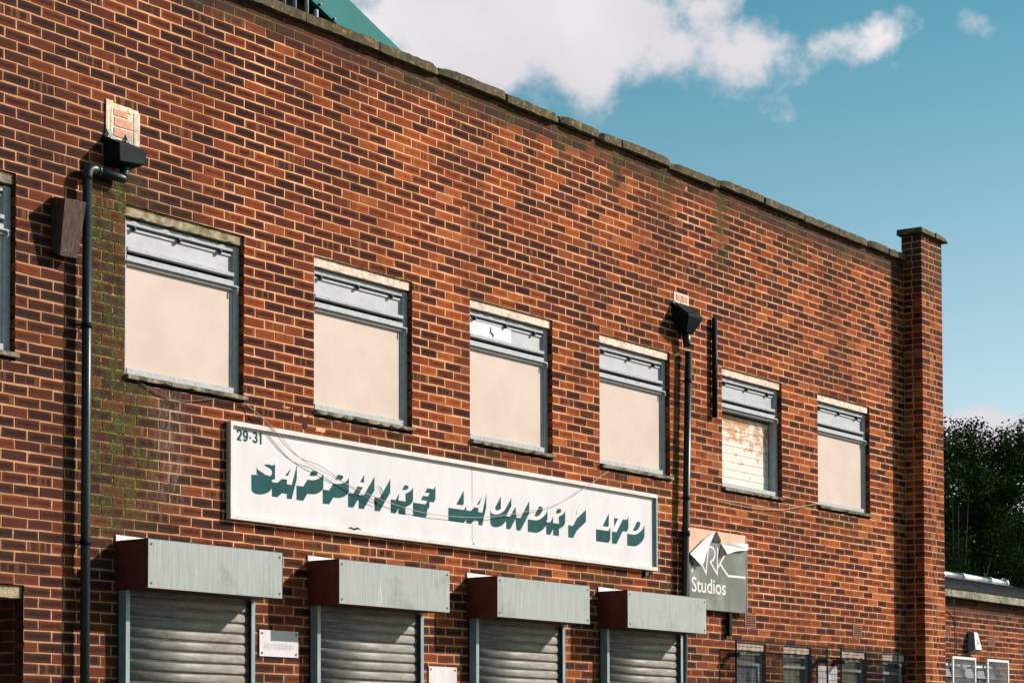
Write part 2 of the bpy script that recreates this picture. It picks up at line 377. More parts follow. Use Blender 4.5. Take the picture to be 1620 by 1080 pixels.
# ------------------------------------------------------------------ ground (below the frame; it still lights the facade)
g = MB(); g.poly([(-400, -400, -.16), (800, -400, -.16), (800, 800, -.16), (-400, 800, -.16)]); tag(g.build('ground', 'grass'), kind='structure')
g = MB(); g.poly([(-100, -11.5, -.12), (300, -11.5, -.12), (300, -3.2, -.12), (-100, -3.2, -.12)]); tag(g.build('road', 'asphalt'), kind='structure')
g = MB(); g.box(-100, 300, -3.2, 0.5, -.15, -.002); tag(g.build('pavement', 'paving'), kind='structure')
g = MB(); g.box(-100, 300, -16, -11.5, -.15, -.002); tag(g.build('pavement', 'paving'), kind='structure')
g = MB(); g.box(23.75, 60, .5, 1.60, -.15, -.006); tag(g.build('yard', 'paving'), kind='structure')

# ------------------------------------------------------------------ brick walls
CH, BL, MJ = .0758, .2235, .0096            # course, stretcher + joint, joint
class Bricks:
    def __init__(s): s.v = []; s.f = []; s.loc = []; s.bc = []; s.st = []
    def add(s, L_, H_, D_, fn, st, rot=0.):
        r1, r2, r3 = rng.random(), rng.random(), rng.random(); i = len(s.v); hl, hh = L_/2, H_/2
        bv = .0035; cor = [(-hl, -hh), (jit(.3)*hl, -hh), (hl, -hh), (hl, hh), (jit(.3)*hl, hh), (-hl, hh)]
        ro = jit(.0075); jj = [(x-ro*z+jit(.0022), z+ro*x+jit(.0022)) for x, z in cor]; tl = jit(.0006); tu = jit(.0006); pr = jit(.0008)
        sv = []
        chip = rng.randrange(6) if rng.random() < .06 else -1
        for ring, (d, ins) in enumerate(((0, bv), (bv*.9, 0), (D_, 0))):
            for k, (x, z) in enumerate(jj):
                q = ins + (.006 if k == chip and ring == 0 else 0)
                xx = x - math.copysign(q, x) if k not in (1, 4) else x
                zz = z - math.copysign(q, z)
                y = d + (pr + tl*x/hl + tu*z/hh if ring < 2 else 0) + (.0012 if k == chip and ring == 0 else 0)
                s.v.append(tuple(fn(xx, y, zz))); s.loc.append((xx, zz, 0)); s.bc.append((r1, r2, r3, hl))
                if ring == 0: sv.append(st(s.v[-1][0], s.v[-1][2]-EYE) if callable(st) else st)
                s.st.append(sv[k])
        s.f.append(tuple(range(i, i+6)))
        for a, b in ((0, 6), (6, 12)):
            for k in range(6):
                k2 = (k+1) % 6; s.f.append((i+a+k, i+b+k, i+b+k2, i+a+k2))
    def one(s, n):                          # a single brick cut out of the list
        o = Bricks(); o.v = s.v[n*18:n*18+18]; o.loc = s.loc[n*18:n*18+18]; o.bc = s.bc[n*18:n*18+18]; o.st = s.st[n*18:n*18+18]
        o.f = [tuple(k-n*18 for k in q) for q in s.f[n*13:n*13+13]]; return o
    def extend(s, o):
        i = len(s.v); s.v += o.v; s.loc += o.loc; s.bc += o.bc; s.st += o.st; s.f += [tuple(k+i for k in q) for q in o.f]
    def count(s): return len(s.v)//18
    def build(s, name, parent):
        xs = list(zip(*s.v)); c = Vector([(min(a)+max(a))/2 for a in xs]); c.z = min(xs[2])
        me = bpy.data.meshes.new(name); me.from_pydata([tuple(Vector(p)-c) for p in s.v], [], s.f); me.update(); me.materials.append(M['brick'])
        put_attr(me, s.loc, s.bc, s.st); o = bpy.data.objects.new(name, me); return place(o, c, parent)
def put_attr(me, loc, bc, st):
    if loc:
        a = me.attributes.new('loc', 'FLOAT_VECTOR', 'POINT'); a.data.foreach_set('vector', [q for p in loc for q in p])
        a = me.attributes.new('bc', 'FLOAT_COLOR', 'POINT'); a.data.foreach_set('color', [q for p in bc for q in p])
    a = me.attributes.new('st', 'FLOAT_COLOR', 'POINT'); a.data.foreach_set('color', [q for p in st for q in p])

STREAKS = [(12.2, .25, .5), (13.95, .3, .55), (14.6, .35, .8), (15.35, .3, .7), (16.15, .45, .9), (17.05, .55, .9), (17.93, .65, .8), (18.95, 1.0, 1.), (20.5, .6, .8), (21.6, .4, .6), (22.6, .35, .5)]
def stains(s, h):
    moss = .95*band(s, 10.36, 10.98, .14)*band(h, 1.75, 4.15, .35) + .55*band(s, 10.3, 10.75, .15)*band(h, 1.35, 4.2, .15)
    moss = max(moss, .9*band(s, 10.75, 11.15, .12)*band(h, 1.62, 2.7, .2)*.5)
    moss = max(moss, .7*band(s, 18.0, 18.16, .05)*band(h, 2.4, 4.0, .1))
    top = sstep(h, 5.45, 5.75)
    for c, ln, a in STREAKS:
        moss = max(moss, a*(1-sstep(abs(s-c), .06, .20))*sstep(h, 5.8-ln, 5.8-ln*.5))
    moss = max(moss, .35*top*(.5+.5*math.sin(s*2.3)))
    for x in (12.74, 14.75, 16.73, 18.94, 20.96): moss = max(moss, .35*band(s, x, x+1.2, .05)*band(h, 2.45, 2.72, .08))
    moss = max(moss, .5*band(s, 12.0, 18.0, .3)*band(h, 1.58, 1.72, .05)*(.5+.5*math.sin(s*5)))
    white = .95*band(s, 11.02, 11.28, .09)*band(h, 1.85, 2.66, .12)
    soot_vignette = .9*sstep(h, 5.56, 5.68)*(1-.0*s) + .35*(1-sstep(s, 9.2, 11.5))*sstep(h, 3.9, 5.2)  # top courses sooty; the top-left term also paints in corner vignetting
    soot_vignette = max(soot_vignette, .32*(1-sstep(s, 9.8, 12.0)))  # vignette put into the colour: left end of the wall darkened
    soot_vignette = max(soot_vignette, .45*band(s, 10.3, 11.6, .3)*band(h, 1.5, 4.2, .4))
    soot_vignette = max(soot_vignette, .40*(1-sstep(h, .6, 2.0)), .55*(1-sstep(s, 9.6, 10.6))*(1-sstep(h, 1.2, 3.6)))
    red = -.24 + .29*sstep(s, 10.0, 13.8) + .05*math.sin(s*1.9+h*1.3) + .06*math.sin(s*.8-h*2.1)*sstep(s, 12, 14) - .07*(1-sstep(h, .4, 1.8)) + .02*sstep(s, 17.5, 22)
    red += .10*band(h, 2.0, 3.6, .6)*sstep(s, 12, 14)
    return (min(1, moss), white, min(1, soot_vignette), red)

H0 = 3.98; TOP = H0 + 24*CH                 # top of the brickwork, under the coping
BASE = H0 - 74*CH
WIN = [8.485, 10.7146, 12.7356, 14.7482, 16.7329, 18.9435, 20.9581]; WW = 1.224
LOW = [(19.20, 19.80), (20.17, 20.77), (21.45, 22.05), (22.44, 23.02)]
OPEN = [(x, x+WW, H0-17*CH, H0) for x in WIN] + [(a, b, H0-53*CH, H0-37*CH) for a, b in LOW] + [(8.40, 9.80, -EYE-.2, H0-37*CH)]
OPEN += [(19.362, 19.595, H0-35*CH, H0-33*CH), (21.727, 21.945, H0-35*CH, H0-33*CH)]     # air bricks
OPEN += [(10.545, 10.820, H0+6*CH, H0+9*CH), (18.05, 18.295, H0+7*CH, H0+8*CH)]         # rebuilt outlets above the hoppers
S0, S1 = 6.2, 23.52

def lay(B, s_a, s_b, k0, k1, opens, yf=0., phase=10.7146, depth=.1025, stf=stains, h0=H0):
    for k in range(k0, k1):
        z0 = h0+k*CH; zc = z0+CH/2
        iv = [(s_a, s_b)]
        for a, b, lo, hi in opens:
            if lo < zc < hi:
                nv = []
                for p, q in iv:
                    if b <= p or a >= q: nv.append((p, q)); continue
                    if a > p: nv.append((p, a))
                    if b < q: nv.append((b, q))
                iv = nv
        for p, q in iv:
            ph = phase + (BL/2 if k % 2 else 0) + .004*math.sin(k*3.7)
            n = math.floor((p-ph)/BL); cuts = [p]
            while True:
                n += 1; x = ph+n*BL
                if x >= q: break
                if x > p: cuts.append(x + jit(.005))
            cuts.append(q)
            if len(cuts) > 2 and cuts[1]-cuts[0] < .06: cuts.pop(1)
            if len(cuts) > 2 and cuts[-1]-cuts[-2] < .06: cuts.pop(-2)
            for a, b in zip(cuts, cuts[1:]):
                a2 = a + (MJ/2 if a != p else .001); b2 = b - (MJ/2 if b != q else .001)
                if b2-a2 < .02: continue
                xc, zz = (a2+b2)/2, z0+CH/2+jit(.0020)
                wav = .0022*math.sin(xc*1.7+k*.31)
                fn = lambda x, y, z, xc=xc, zz=zz, w_=wav: (xc+x, yf+y, Z(zz+z)+w_)
                B.add(b2-a2, CH-MJ, depth, fn, stf)
def mortar_sheet(opens, s_a, s_b, k0, k1, y, stf=stains, h0=H0, step=.14):
    xs = sorted({round(s_a+i*step, 4) for i in range(int((s_b-s_a)/step)+1)} | {s_a, s_b} | {v for o in opens for v in o[:2] if s_a < v < s_b})
    zs = sorted({round(h0+k*CH, 5) for k in range(k0, k1+1)} | {v for o in opens for v in o[2:] if h0+k0*CH < v < h0+k1*CH})
    zs = [z for i, z in enumerate(zs) if i == 0 or z-zs[i-1] > 1e-4]
    v = []; st = []; f = []; nx = len(xs)
    for z in zs:
        for x in xs: v.append((x, y+jit(.0006), Z(z))); st.append(stf(x, z))
    for j in range(len(zs)-1):
        for i in range(nx-1):
            xc, zc = (xs[i]+xs[i+1])/2, (zs[j]+zs[j+1])/2
            if any(a < xc < b and lo < zc < hi for a, b, lo, hi in opens): continue
            f.append((j*nx+i, j*nx+i+1, (j+1)*nx+i+1, (j+1)*nx+i))
    return v, f, st

building = thing('factory_building', (16, .3, 0), 'two storey red brick laundry building with boarded upper windows and brick end pier', 'building')
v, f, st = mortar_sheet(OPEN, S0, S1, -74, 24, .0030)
nb0 = len(v)                                # close the wall with a back, ends and the jambs of the openings
def wbox(x0, x1, y0, y1, z0, z1):
    i = len(v); v.extend([(x, y, Z(z)) for z in (z0, z1) for y in (y0, y1) for x in (x0, x1)]); st.extend([(0, 0, .5, 0)]*8)
    f.extend([tuple(i+k for k in q) for q in ((0, 2, 3, 1), (4, 5, 7, 6), (0, 1, 5, 4), (2, 6, 7, 3), (0, 4, 6, 2), (1, 3, 7, 5))])
LEAF = [(a, b+.008, c, d) for a, b, c, d in OPEN[:12]]
xs = sorted({S0, S1} | {q for o in LEAF for q in o[:2]})
for a, b in zip(xs, xs[1:]):                # the inner leaf, column by column between the openings
    mid = (a+b)/2; zz = [(o[2], o[3]) for o in LEAF if o[0] < mid < o[1]]; zz.sort(); z = BASE
    for lo, hi in zz:
        if lo > z: wbox(a, b, .108, .30, z, lo)
        z = hi
    wbox(a, b, .108, .30, z, TOP)
me = bpy.data.meshes.new('wall'); c0 = Vector((16, .15, 0)); me.from_pydata([tuple(Vector(p)-c0) for p in v], [], f); me.update(); me.materials.append(M['mortar']); put_attr(me, None, None, st)
wall = bpy.data.objects.new('wall', me); place(wall, c0, building)

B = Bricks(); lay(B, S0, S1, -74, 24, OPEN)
# doorway reveal: two more half-bricks deep
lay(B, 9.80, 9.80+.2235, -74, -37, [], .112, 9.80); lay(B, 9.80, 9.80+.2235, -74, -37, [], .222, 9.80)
# the end pier: front face of mixed headers and stretchers, side faces of stretchers
PX0, PX1, PY, PTOP = 23.06, 23.60, -.24, 6.105
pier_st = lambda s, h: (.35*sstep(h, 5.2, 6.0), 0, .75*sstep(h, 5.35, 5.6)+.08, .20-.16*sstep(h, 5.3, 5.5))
kp = int(round((PTOP-H0)/CH))
PB = Bricks()
for k in range(-74, kp):
    z0 = H0+k*CH; zc = z0+CH/2; corb = 0
    if k % 2 == 0: cuts = [0, .215, .325, .54]
    else: cuts = [0, .1075, .1975, .2875, .3775, .54] if k % 4 == 1 else [0, .105, .19, .27, .35, .435, .54]
    for a, b in zip(cuts, cuts[1:]):
        a2 = a+(MJ/2 if a else 0); b2 = b-(MJ/2 if b < .54 else 0); xc = PX0+(a2+b2)/2
        PB.add(b2-a2, CH-MJ, .1, lambda x, y, z, xc=xc, zc=zc: (xc+x, PY+y, Z(zc+z)), pier_st(xc, zc))
    yc_ = [PY+.012, -.11, .02] if k % 2 == 0 else [PY+.012, PY+.12, .02]
    top_y = .0 if z0 < TOP+.08 else .02
    for a, b in zip(yc_, yc_[1:]):
        b = min(b, top_y); L_ = b-a-MJ
        if L_ < .03: continue
        yc = (a+b)/2
        PB.add(L_, CH-MJ, .1, lambda x, y, z, yc=yc, zc=zc: (PX0+y, yc-x, Z(zc+z)), pier_st(23, zc))
        PB.add(L_, CH-MJ, .1, lambda x, y, z, yc=yc, zc=zc: (PX1-y, yc+x, Z(zc+z)), pier_st(23, zc))
pm = MB(); pm.box(PX0+.003, PX1-.003, PY+.003, .0, Z(BASE), Z(PTOP)-.004); pm.box(PX0+.003, PX1-.003, 0, .018, Z(TOP)+.0, Z(PTOP)-.004)
pier = pm.build('pier', None, building); pier.data.materials.append(M['mortar']); put_attr(pier.data, None, None, [(.05, 0, .05, 0)]*len(pier.data.vertices))
PB.build('brickwork', pier)['kind'] = 'stuff'
cp = MB(); a, b = 22.985, 23.665; yb = .045
cp.hexa([(a, PY-.045, Z(6.112)), (b, PY-.045, Z(6.108)), (b, yb, Z(6.11)), (a, yb, Z(6.112)), (a+.01, PY-.035, Z(6.178)), (b-.03, PY-.03, Z(6.160)), (b-.03, yb, Z(6.17)), (a+.01, yb, Z(6.185))])
cp.hexa([(a+.35, PY-.06, Z(6.105)), (b+.02, PY-.058, Z(6.10)), (b+.01, -.02, Z(6.105)), (a+.36, -.02, Z(6.11)), (a+.38, PY-.05, Z(6.172)), (b-.06, PY-.05, Z(6.150)), (b-.05, -.04, Z(6.16)), (a+.4, -.04, Z(6.175))])
cp.build('pier_cap', 'coping', pier, .008)

# pick the 300 bricks that show largest in the picture as objects; the rest stay one piece of stuff
def screen(p):
    d = Vector(p)-CAM; zc = d.dot(fwd); return 810+F_PX*d.dot(rgt)/zc, PPY-F_PX*d.dot(upv)/zc, zc
cand = []
hid = [(125, 145, 265, 1100), (88, 140, 305, 412), (165, 235, 200, 268), (180, 450, 840, 1100)]
for n in range(B.count()):
    q = B.v[n*18:n*18+6]; cx, cy, zc = screen([sum(t)/6 for t in zip(*q)])
    if not (12 < cx < 1600 and 8 < cy < 1072) or any(a < cx < b and c < cy < d for a, b, c, d in hid): continue
    x0 = min(p[0] for p in q); x1 = max(p[0] for p in q)
    cand.append((-(x1-x0)/zc**2*(1 if q[0][1] < .05 else 0), n))
cand.sort(); pick = {n for _, n in cand[:300]}
rest = Bricks()
for n in range(B.count()):
    if n in pick: B.one(n).build('brick', wall)
    else: rest.extend(B.one(n))
rest.build('brickwork', wall)['kind'] = 'stuff'

# ------------------------------------------------------------------ coping along the parapet
def coping_stone(a, b, dz, skew, chipl, chipr):
    m = MB(); n = max(3, int((b-a)/.05)); prof = [(-.058, 0), (-.062, .072), (-.02, .088), (.30, .115), (.30, 0), (-.03, -.004), (-.045, -.004)]
    i = 0; rows = []
    for k in range(n+1):
        t = k/n; x = a+(b-a)*t; e = 0
        if t < chipl[0]: e = max(e, (1-t/chipl[0])*chipl[1])
        if 1-t < chipr[0]: e = max(e, (1-(1-t)/chipr[0])*chipr[1])
        row = []
        for j, (y, z) in enumerate(prof):
            jy, jz = (jit(.004), jit(.004)) if j < 3 or j > 4 else (0, 0)
            yy = y+jy + (e*.8 if j in (0, 1, 6) else 0); z_ = z+jz - (e*.55 if j in (1, 2) else 0) + (e*.3 if j in (0, 6, 5) else 0)
            row.append((x + (jit(.004) if 0 < k < n else 0), yy+skew*(t-.5), Z(TOP+.006+z_+dz)))
        rows.append(row)
    for row in rows: m.v += row
    p = len(prof)
    for k in range(n):
        for j in range(p): m.f.append((k*p+j, k*p+(j+1) % p, (k+1)*p+(j+1) % p, (k+1)*p+j))
    m.f.append(tuple(range(p-1, -1, -1))); m.f.append(tuple(n*p+j for j in range(p)))
    return m.build('coping_stone', 'coping', wall)
cuts = [6.2, 7.1, 8.0, 8.9, 9.8, 10.7, 11.65, 12.58, 13.47, 14.28, 15.22, 16.05, 16.68, 17.06, 17.94, 18.86, 19.75, 20.62, 21.5, 22.12, 22.62, 23.05]
for i, (a, b) in enumerate(zip(cuts, cuts[1:])):
    big = i in (9, 11, 12, 14, 15, 19)
    coping_stone(a+.008, b-.008-(.02 if big else 0), jit(.008) + (.02 if i == 15 else -.012 if i == 14 else 0), jit(.012), (.16, .045 if big else .006), (.12, .035 if i in (8, 10, 13, 18) else .005))

# ------------------------------------------------------------------ windows (parts of the building)
def rough_bar(name, x0, x1, y0, y1, z0, z1, mat, parent, amp, seg=.045, slope=0.):
    m = MB(); n = max(4, int((x1-x0)/seg)); rows = []
    for k in range(n+1):
        x = x0+(x1-x0)*k/n
        bite = amp*3*max(0, math.sin(k*1.9+x0*7))*(rng.random() < .35)
        m.v += [(x, y0+abs(jit(amp))+bite*.5, Z(z0)+abs(jit(amp))+bite), (x, y0+abs(jit(amp)), Z(z1)-slope-abs(jit(amp))*.5), (x, y1, Z(z1)), (x, y1, Z(z0))]
    for k in range(n):
        for j in range(4): m.f.append((k*4+j, k*4+(j+1) % 4, k*4+4+(j+1) % 4, k*4+4+j))
    m.f.append((3, 2, 1, 0)); m.f.append(tuple(n*4+j for j in range(4)))
    return m.build(name, mat, parent)
def upper_window(x, idx):
    t = H0; x1 = x+WW; fy = .055
    m = MB(); zt = lambda o: Z(t-o)
    m.box(x, x+.062, fy, .13, zt(1.217), zt(.085)); m.box(x1-.062, x1, fy, .13, zt(1.217), zt(.085))
    m.box(x+.062, x1-.062, fy+.002, .13, zt(.128), zt(.092)); m.box(x+.062, x1-.062, fy-.006, .13, zt(1.217), zt(1.172))
    m.box(x+.062, x1-.062, fy-.004, .13, zt(.388), zt(.352))
    m.box(x+.02, x1-.018, fy-.026, fy+.004, zt(.402), zt(.390)); m.box(x+.062, x1-.062, fy-.004, .13, zt(.425), zt(.403))
    wn_ = m.build('window', 'frame', building, .003)
    s = MB(); a, b = x+.066, x1-.056
    s.box(a, b, fy-.006, .10, zt(.318), zt(.290)); s.box(a, b, fy+.012, .10, zt(.166), zt(.148)); s.box(a, a+.012, fy+.014, .10, zt(.290), zt(.166)); s.box(b-.012, b, fy+.014, .10, zt(.290), zt(.166))
    s.build('vent_sash', 'frame', wn_, .002)
    p = MB(); p.box(a+.012, b-.012, .078, .084, zt(.290), zt(.166)); p.build('pane', 'frosted', wn_)
    if idx == 3:                            # whitewashed, torn left half of the pane
        q = MB(); q.box(a+.013, a+.62, .070, .0745, zt(.288), zt(.168)); q.build('torn_sheet', 'white', wn_)
        q = MB(); cx = a+.30; q.prism([(cx, .0697, zt(.18)), (cx+.03, .0697, zt(.20)), (cx+.025, .0697, zt(.23)), (cx+.07, .0697, zt(.25)), (cx+.05, .0697, zt(.285)), (cx+.04, .0697, zt(.26)), (cx+.0, .0697, zt(.24)), (cx+.012, .0697, zt(.21))], (0, .002, 0)); q.build('tear', 'hole', wn_)
        q = MB(); q.prism([(a+.05, .0697, zt(.20)), (a+.22, .0697, zt(.19)), (a+.15, .0697, zt(.225)), (a+.07, .0697, zt(.28))], (0, .002, 0)); q.build('grimy_patch', 'faded', wn_)
    for fr in (.10, .47, .82):
        kx = x+WW*fr; k = MB(); k.box(kx, kx+.022, fy-.012, fy+.01, zt(.168), zt(.134)); k.box(kx+.006, kx+.018, fy-.018, fy-.012, zt(.160), zt(.142)); k.build('hinge', 'dark_steel', wn_, .003)
    k = MB(); k.tube([(x1-.05, fy-.012, zt(.385)), (x1-.045, fy-.03, zt(.42)), (x1-.055, fy-.02, zt(.455))], .006, 6); k.build('stay', 'frame', wn_)
    if idx == 5:
        hh = (1.172-.425)/9
        for j in range(9):
            q = MB(); z0 = 1.172-j*hh; q.box(x+.062, x1-.062, .133+jit(.003), .143, zt(z0), zt(z0-hh+.0035)); q.build('plank', 'plank', wn_, .0015)
        q = MB(); q.box(x+.062, x1-.062, .148, .153, zt(1.172), zt(.425)); q.build('backing', 'hole', wn_)
        rough_bar('peeling_strip', x+.062, x1-.062, .112, .130, t-.450, t-.4255, 'timber', wn_, .008, .03)
    else:
        q = MB(); q.box(x+.0625, x1-.0625, .074, .082, zt(1.1715), zt(.4255)); q.build('board', 'board', wn_)
        ca = MB(); ca.box(x1-.082, x1-.0625, .066, .073, zt(1.17), zt(.427)); ca.build('bead', 'frame', wn_)
    old = idx <= 1
    rough_bar('lintel', x+.002, x1-.002, .020, .10, t-.078, t-.003, 'lintel_old' if old else 'lintel', wn_, .004 if old else .002)
    rough_bar('sill', x+.004, x1+.012, -.036, .09, t-1.268, t-1.219, 'sill', wn_, .006, slope=.014)
    yb_ = .16 if idx == 5 else .136
    bk = MB(); bk.box(x, x1, yb_, yb_+.014, zt(1.217), zt(.085)); bk.build('blackout', 'hole', wn_)
for i, x in enumerate(WIN): upper_window(x, i)

def low_window(a, b, tilt):
    t = H0-37*CH; zt = lambda o: Z(t-o); fy = .05; z1 = 53*CH-37*CH
    m = MB(); m.box(a, a+.04, fy, .10, zt(z1), zt(.085)); m.box(b-.04, b, fy, .10, zt(z1), zt(.085)); m.box(a+.04, b-.04, fy, .10, zt(.118), zt(.085)); m.box(a+.04, b-.04, fy, .10, zt(z1), zt(z1-.05)); m.box(a+.04, b-.04, fy-.006, .10, zt(.235), zt(.205))
    o = m.build('window', 'frame', building, .002)
    p = MB(); p.box(a+.04, b-.04, .075, .08, zt(.205), zt(.118)); p.build('pane', 'dirty_glass', o)
    p = MB(); p.box(a+.04, b-.04, .078, .083, zt(z1-.05), zt(.235)); p.build('pane', 'frosted' if tilt else 'dirty_glass', o)
    p = MB(); p.box(a+.05, b-.22, .087, .092, zt(z1-.05), zt(.235)); p.build('blind', 'faded', o)
    rough_bar('lintel', a+.002, b-.002, .018, .10, t-.08, t-.003, 'lintel', o, .003)
    if tilt:                                # the tall casement stands ajar
        p = MB(); x = b-.16; p.hexa([(x+.05, fy-.02, zt(z1)), (x+.08, fy-.02, zt(z1)), (x+.08, fy, zt(z1)), (x+.05, fy, zt(z1)), (x-.02, fy-.05, zt(.24)), (x+.01, fy-.05, zt(.24)), (x+.01, fy-.02, zt(.24)), (x-.02, fy-.02, zt(.24))]); p.build('casement_edge', 'frame', o)
    bk = MB(); bk.box(a, b, .104, .11, zt(z1), zt(.085)); bk.build('blackout', 'hole', o)
for i, (a, b) in enumerate(LOW): low_window(a, b, i == 0)
# doorway in the left corner
t = H0-37*CH
dr = MB(); dr.box(8.40, 9.80, .33, .38, 0, Z(t)); dr.build('door', 'door', building)
rough_bar('lintel', 8.402, 9.797, .022, .33, t-.092, t-.004, 'lintel_old', building, .004)
# air bricks
def air_brick(parent, x0, x1, z0, z1, y, rows=5, cols=6):
    m = MB(); m.box(x0+.006, x1-.006, y, y+.05, z0+.006, z1-.006); o = m.build('air_brick', 'terracotta', parent)
    h = MB(); w_ = (x1-x0-.04)/cols; hh = (z1-z0-.03)/rows
    for r in range(rows):
        for c in range(cols): h.box(x0+.02+c*w_+.004, x0+.02+(c+1)*w_-.004, y-.003, y+.01, z0+.015+r*hh+.006, z0+.015+(r+1)*hh-.005)
    h.build('vent_hole', 'hole', o)
air_brick(building, 19.362, 19.595, Z(H0-35*CH), Z(H0-33*CH), -.003); air_brick(building, 21.727, 21.945, Z(H0-35*CH), Z(H0-33*CH), -.003, 5, 1)
# rebuilt outlets above the two hoppers
for (a, b, k0, k1) in ((10.545, 10.82, 6, 9), (18.05, 18.295, 7, 8)):
    z0, z1 = H0+k0*CH, H0+k1*CH; n = k1-k0
    m = MB(); m.box(a-.012, b+.012, -.004, .05, Z(z0)-.012, Z(z1)+.012); pt = m.build('outlet_patch', 'render_patch', building)
    pv = pt.data.vertices
    for j in range(n):
        zz = z0+j*CH
        for (p, q) in (((a+.045, b-.05),) if n > 1 else ((a+.02, (a+b)/2-.01), ((a+b)/2+.01, b-.02))):
            if n > 1 and j == 2: q = a+.10 + .08
            e = MB(); e.box(p+jit(.006), q+jit(.006), -.009, .03, Z(zz)+.006, Z(zz)+CH-.006); e.build('brick', 'pinkbrick', pt, .004)
    if n > 1:
        for (p, q, r_, s_) in ((a-.03, a+.035, z0-.02, z1+.03), (b-.035, b+.02, z0-.03, z1-.01), (a, b-.06, z1-.03, z1+.015)):
            rough_bar('smear', p, q, -.012, .02, r_, s_, 'render_patch', pt, .004, .02)

q = at(482.5, 673.5, 0)
m = MB(); m.tube([(q.x, -.004, q.z), (q.x, .01, q.z)], .026, 12); m.build('pipe_hole', 'hole', wall)
for px, py, w_, h_ in ((507, 680, .11, .035), (478, 657, .20, .025), (455, 645, .12, .02), (1085, 300, .05, .05), (735, 330, .06, .03)):
    q = at(px, py, 0); rough_bar('mortar_smear', q.x-w_/2, q.x+w_/2, -.005, .004, q.z-EYE-h_/2, q.z-EYE+h_/2, 'mortar', wall, .006, .02)
# ------------------------------------------------------------------ barge board of the roof behind the parapet
roof = thing('gable_roof', (11.5, 1.5, Z(TOP)), 'teal metal clad roof slope rising behind the parapet at top', 'roof')
YR = .6; A = at(625, 70, YR); A0 = at(553, 0, YR); B0 = at(527, 33, YR); B1 = at(490, 0, YR)
dirv = (A0-A).normalized(); lo = A - dirv*1.6
wdt = (B0 - A) - dirv*(B0-A).dot(dirv)
pA, pB = lo, lo+dirv*7.5
m = MB(); m.prism([pA, pB, pB+wdt, pA+wdt], (0, .05, 0)); bb = m.build('barge_board', 'tealroof', roof, .006)
for (px, py) in ((507, 7), (529, 30)):
    q = at(px, py, YR-.004); k = MB(); k.tube([q, q+Vector((0, -.012, 0))], .012, 8); k.build('bolt', 'dark_steel', bb)
up = Vector((dirv.x, 0, dirv.z)); nrm = Vector((dirv.z, 0, -dirv.x)); nrm = nrm if nrm.z > 0 else -nrm
m = MB(); m.prism([pA-nrm*.03+Vector((0, .052, 0)), pB-nrm*.03+Vector((0, .052, 0)), pB+nrm*.003+Vector((0, .052, 0)), pA+nrm*.003+Vector((0, .052, 0))], (0, 6, 0)); m.build('roof_sheet', 'tealroof', roof)
m = MB(); m.prism([(pA.x, YR+.12, Z(TOP)-.6), (pA.x, YR+.12, pA.z-.05), (pB.x, YR+.12, pB.z-.05), (pB.x, YR+.12, Z(TOP)-.6)], (0, .1, 0)); m.build('gable_wall', 'soffit', roof)
rl = thing('roof_railing', (12.3, .2, Z(TOP)), 'pale grey posts standing behind the parapet beside the teal roof', 'railing')
for px, py in ((431, 0), (449, 4), (466, 5), (485, 10)):
    q = at(px, py, .2); k = MB(); k.tube([(q.x, .2, Z(TOP)+.06), (q.x, .2, Z(TOP)+.75)], .017, 8); k.build('post', 'lead', rl)
q = at(500, 20, .2); k = MB(); k.tube([(q.x, .2, Z(TOP)+.06), (q.x, .2, q.z+.02)], .02, 8); k.build('post', 'lead', rl)
k = MB(); k.tube([(12.2, .2, Z(TOP)+.75), (13.0, .2, Z(TOP)+.75)], .018, 8); k.build('rail', 'lead', rl)

# ------------------------------------------------------------------ rainwater hoppers and downpipes
def bracket(x, z, parent, yc=-.07):
    k = MB(); k.tube([(x-.06, -.002, Z(z)), (x-.06, -.03, Z(z)), (x-.035, yc, Z(z)), (x, yc-.038, Z(z)), (x+.034, yc, Z(z)), (x+.02, -.002, Z(z))], .006, 6)
    k.tube([(x, yc, Z(z)-.02), (x, yc, Z(z)+.02)], .039, 16); return k.build('bracket', 'black', parent)
PX = 10.285
dp = thing('downpipe', (PX, -.07, 0), 'long dark downpipe with elbow and square hopper, left of the boarded windows', 'downpipe', 'rainwater pipes on the facade')
k = MB(); k.tube([(PX, -.07, 0.0), (PX, -.07, Z(2.1)), (PX, -.07, Z(4.08))], .0335, 20); k.build('pipe', 'pipe', dp)
k = MB(); pts = [(PX, -.07, Z(4.05))] + [(PX+.055*(1-math.cos(R(a))), -.07, Z(4.08)+.055*math.sin(R(a))) for a in range(0, 91, 15)] + [(PX+.10, -.07, Z(4.135))]; k.tube(pts, .037, 20); k.build('elbow', 'pipe', dp)
k = MB(); k.tube([(PX+.08, -.07, Z(4.135)), (PX+.34, -.07, Z(4.128)), (PX+.345, -.07, Z(4.128))], .034, 20); k.tube([(PX+.085, -.07, Z(4.135)), (PX+.11, -.07, Z(4.135))], .039, 20); k.build('branch', 'pipe', dp)
k = MB(); k.tube([(PX+.335, -.07, Z(4.125)), (PX+.345, -.072, Z(4.16)), (PX+.35, -.08, Z(4.28))], .034, 16); k.build('outlet', 'pipe', dp)
hx0, hx1 = 10.492, 10.765
k = MB(); k.hexa([(hx0+.01, -.165, Z(4.215)), (hx1-.02, -.165, Z(4.235)), (hx1-.03, -.002, Z(4.22)), (hx0+.01, -.002, Z(4.20)), (hx0, -.17, Z(4.345)), (hx1, -.17, Z(4.345)), (hx1, -.002, Z(4.42)), (hx0, -.002, Z(4.42))])
hp = k.build('hopper', 'black', dp, .006)
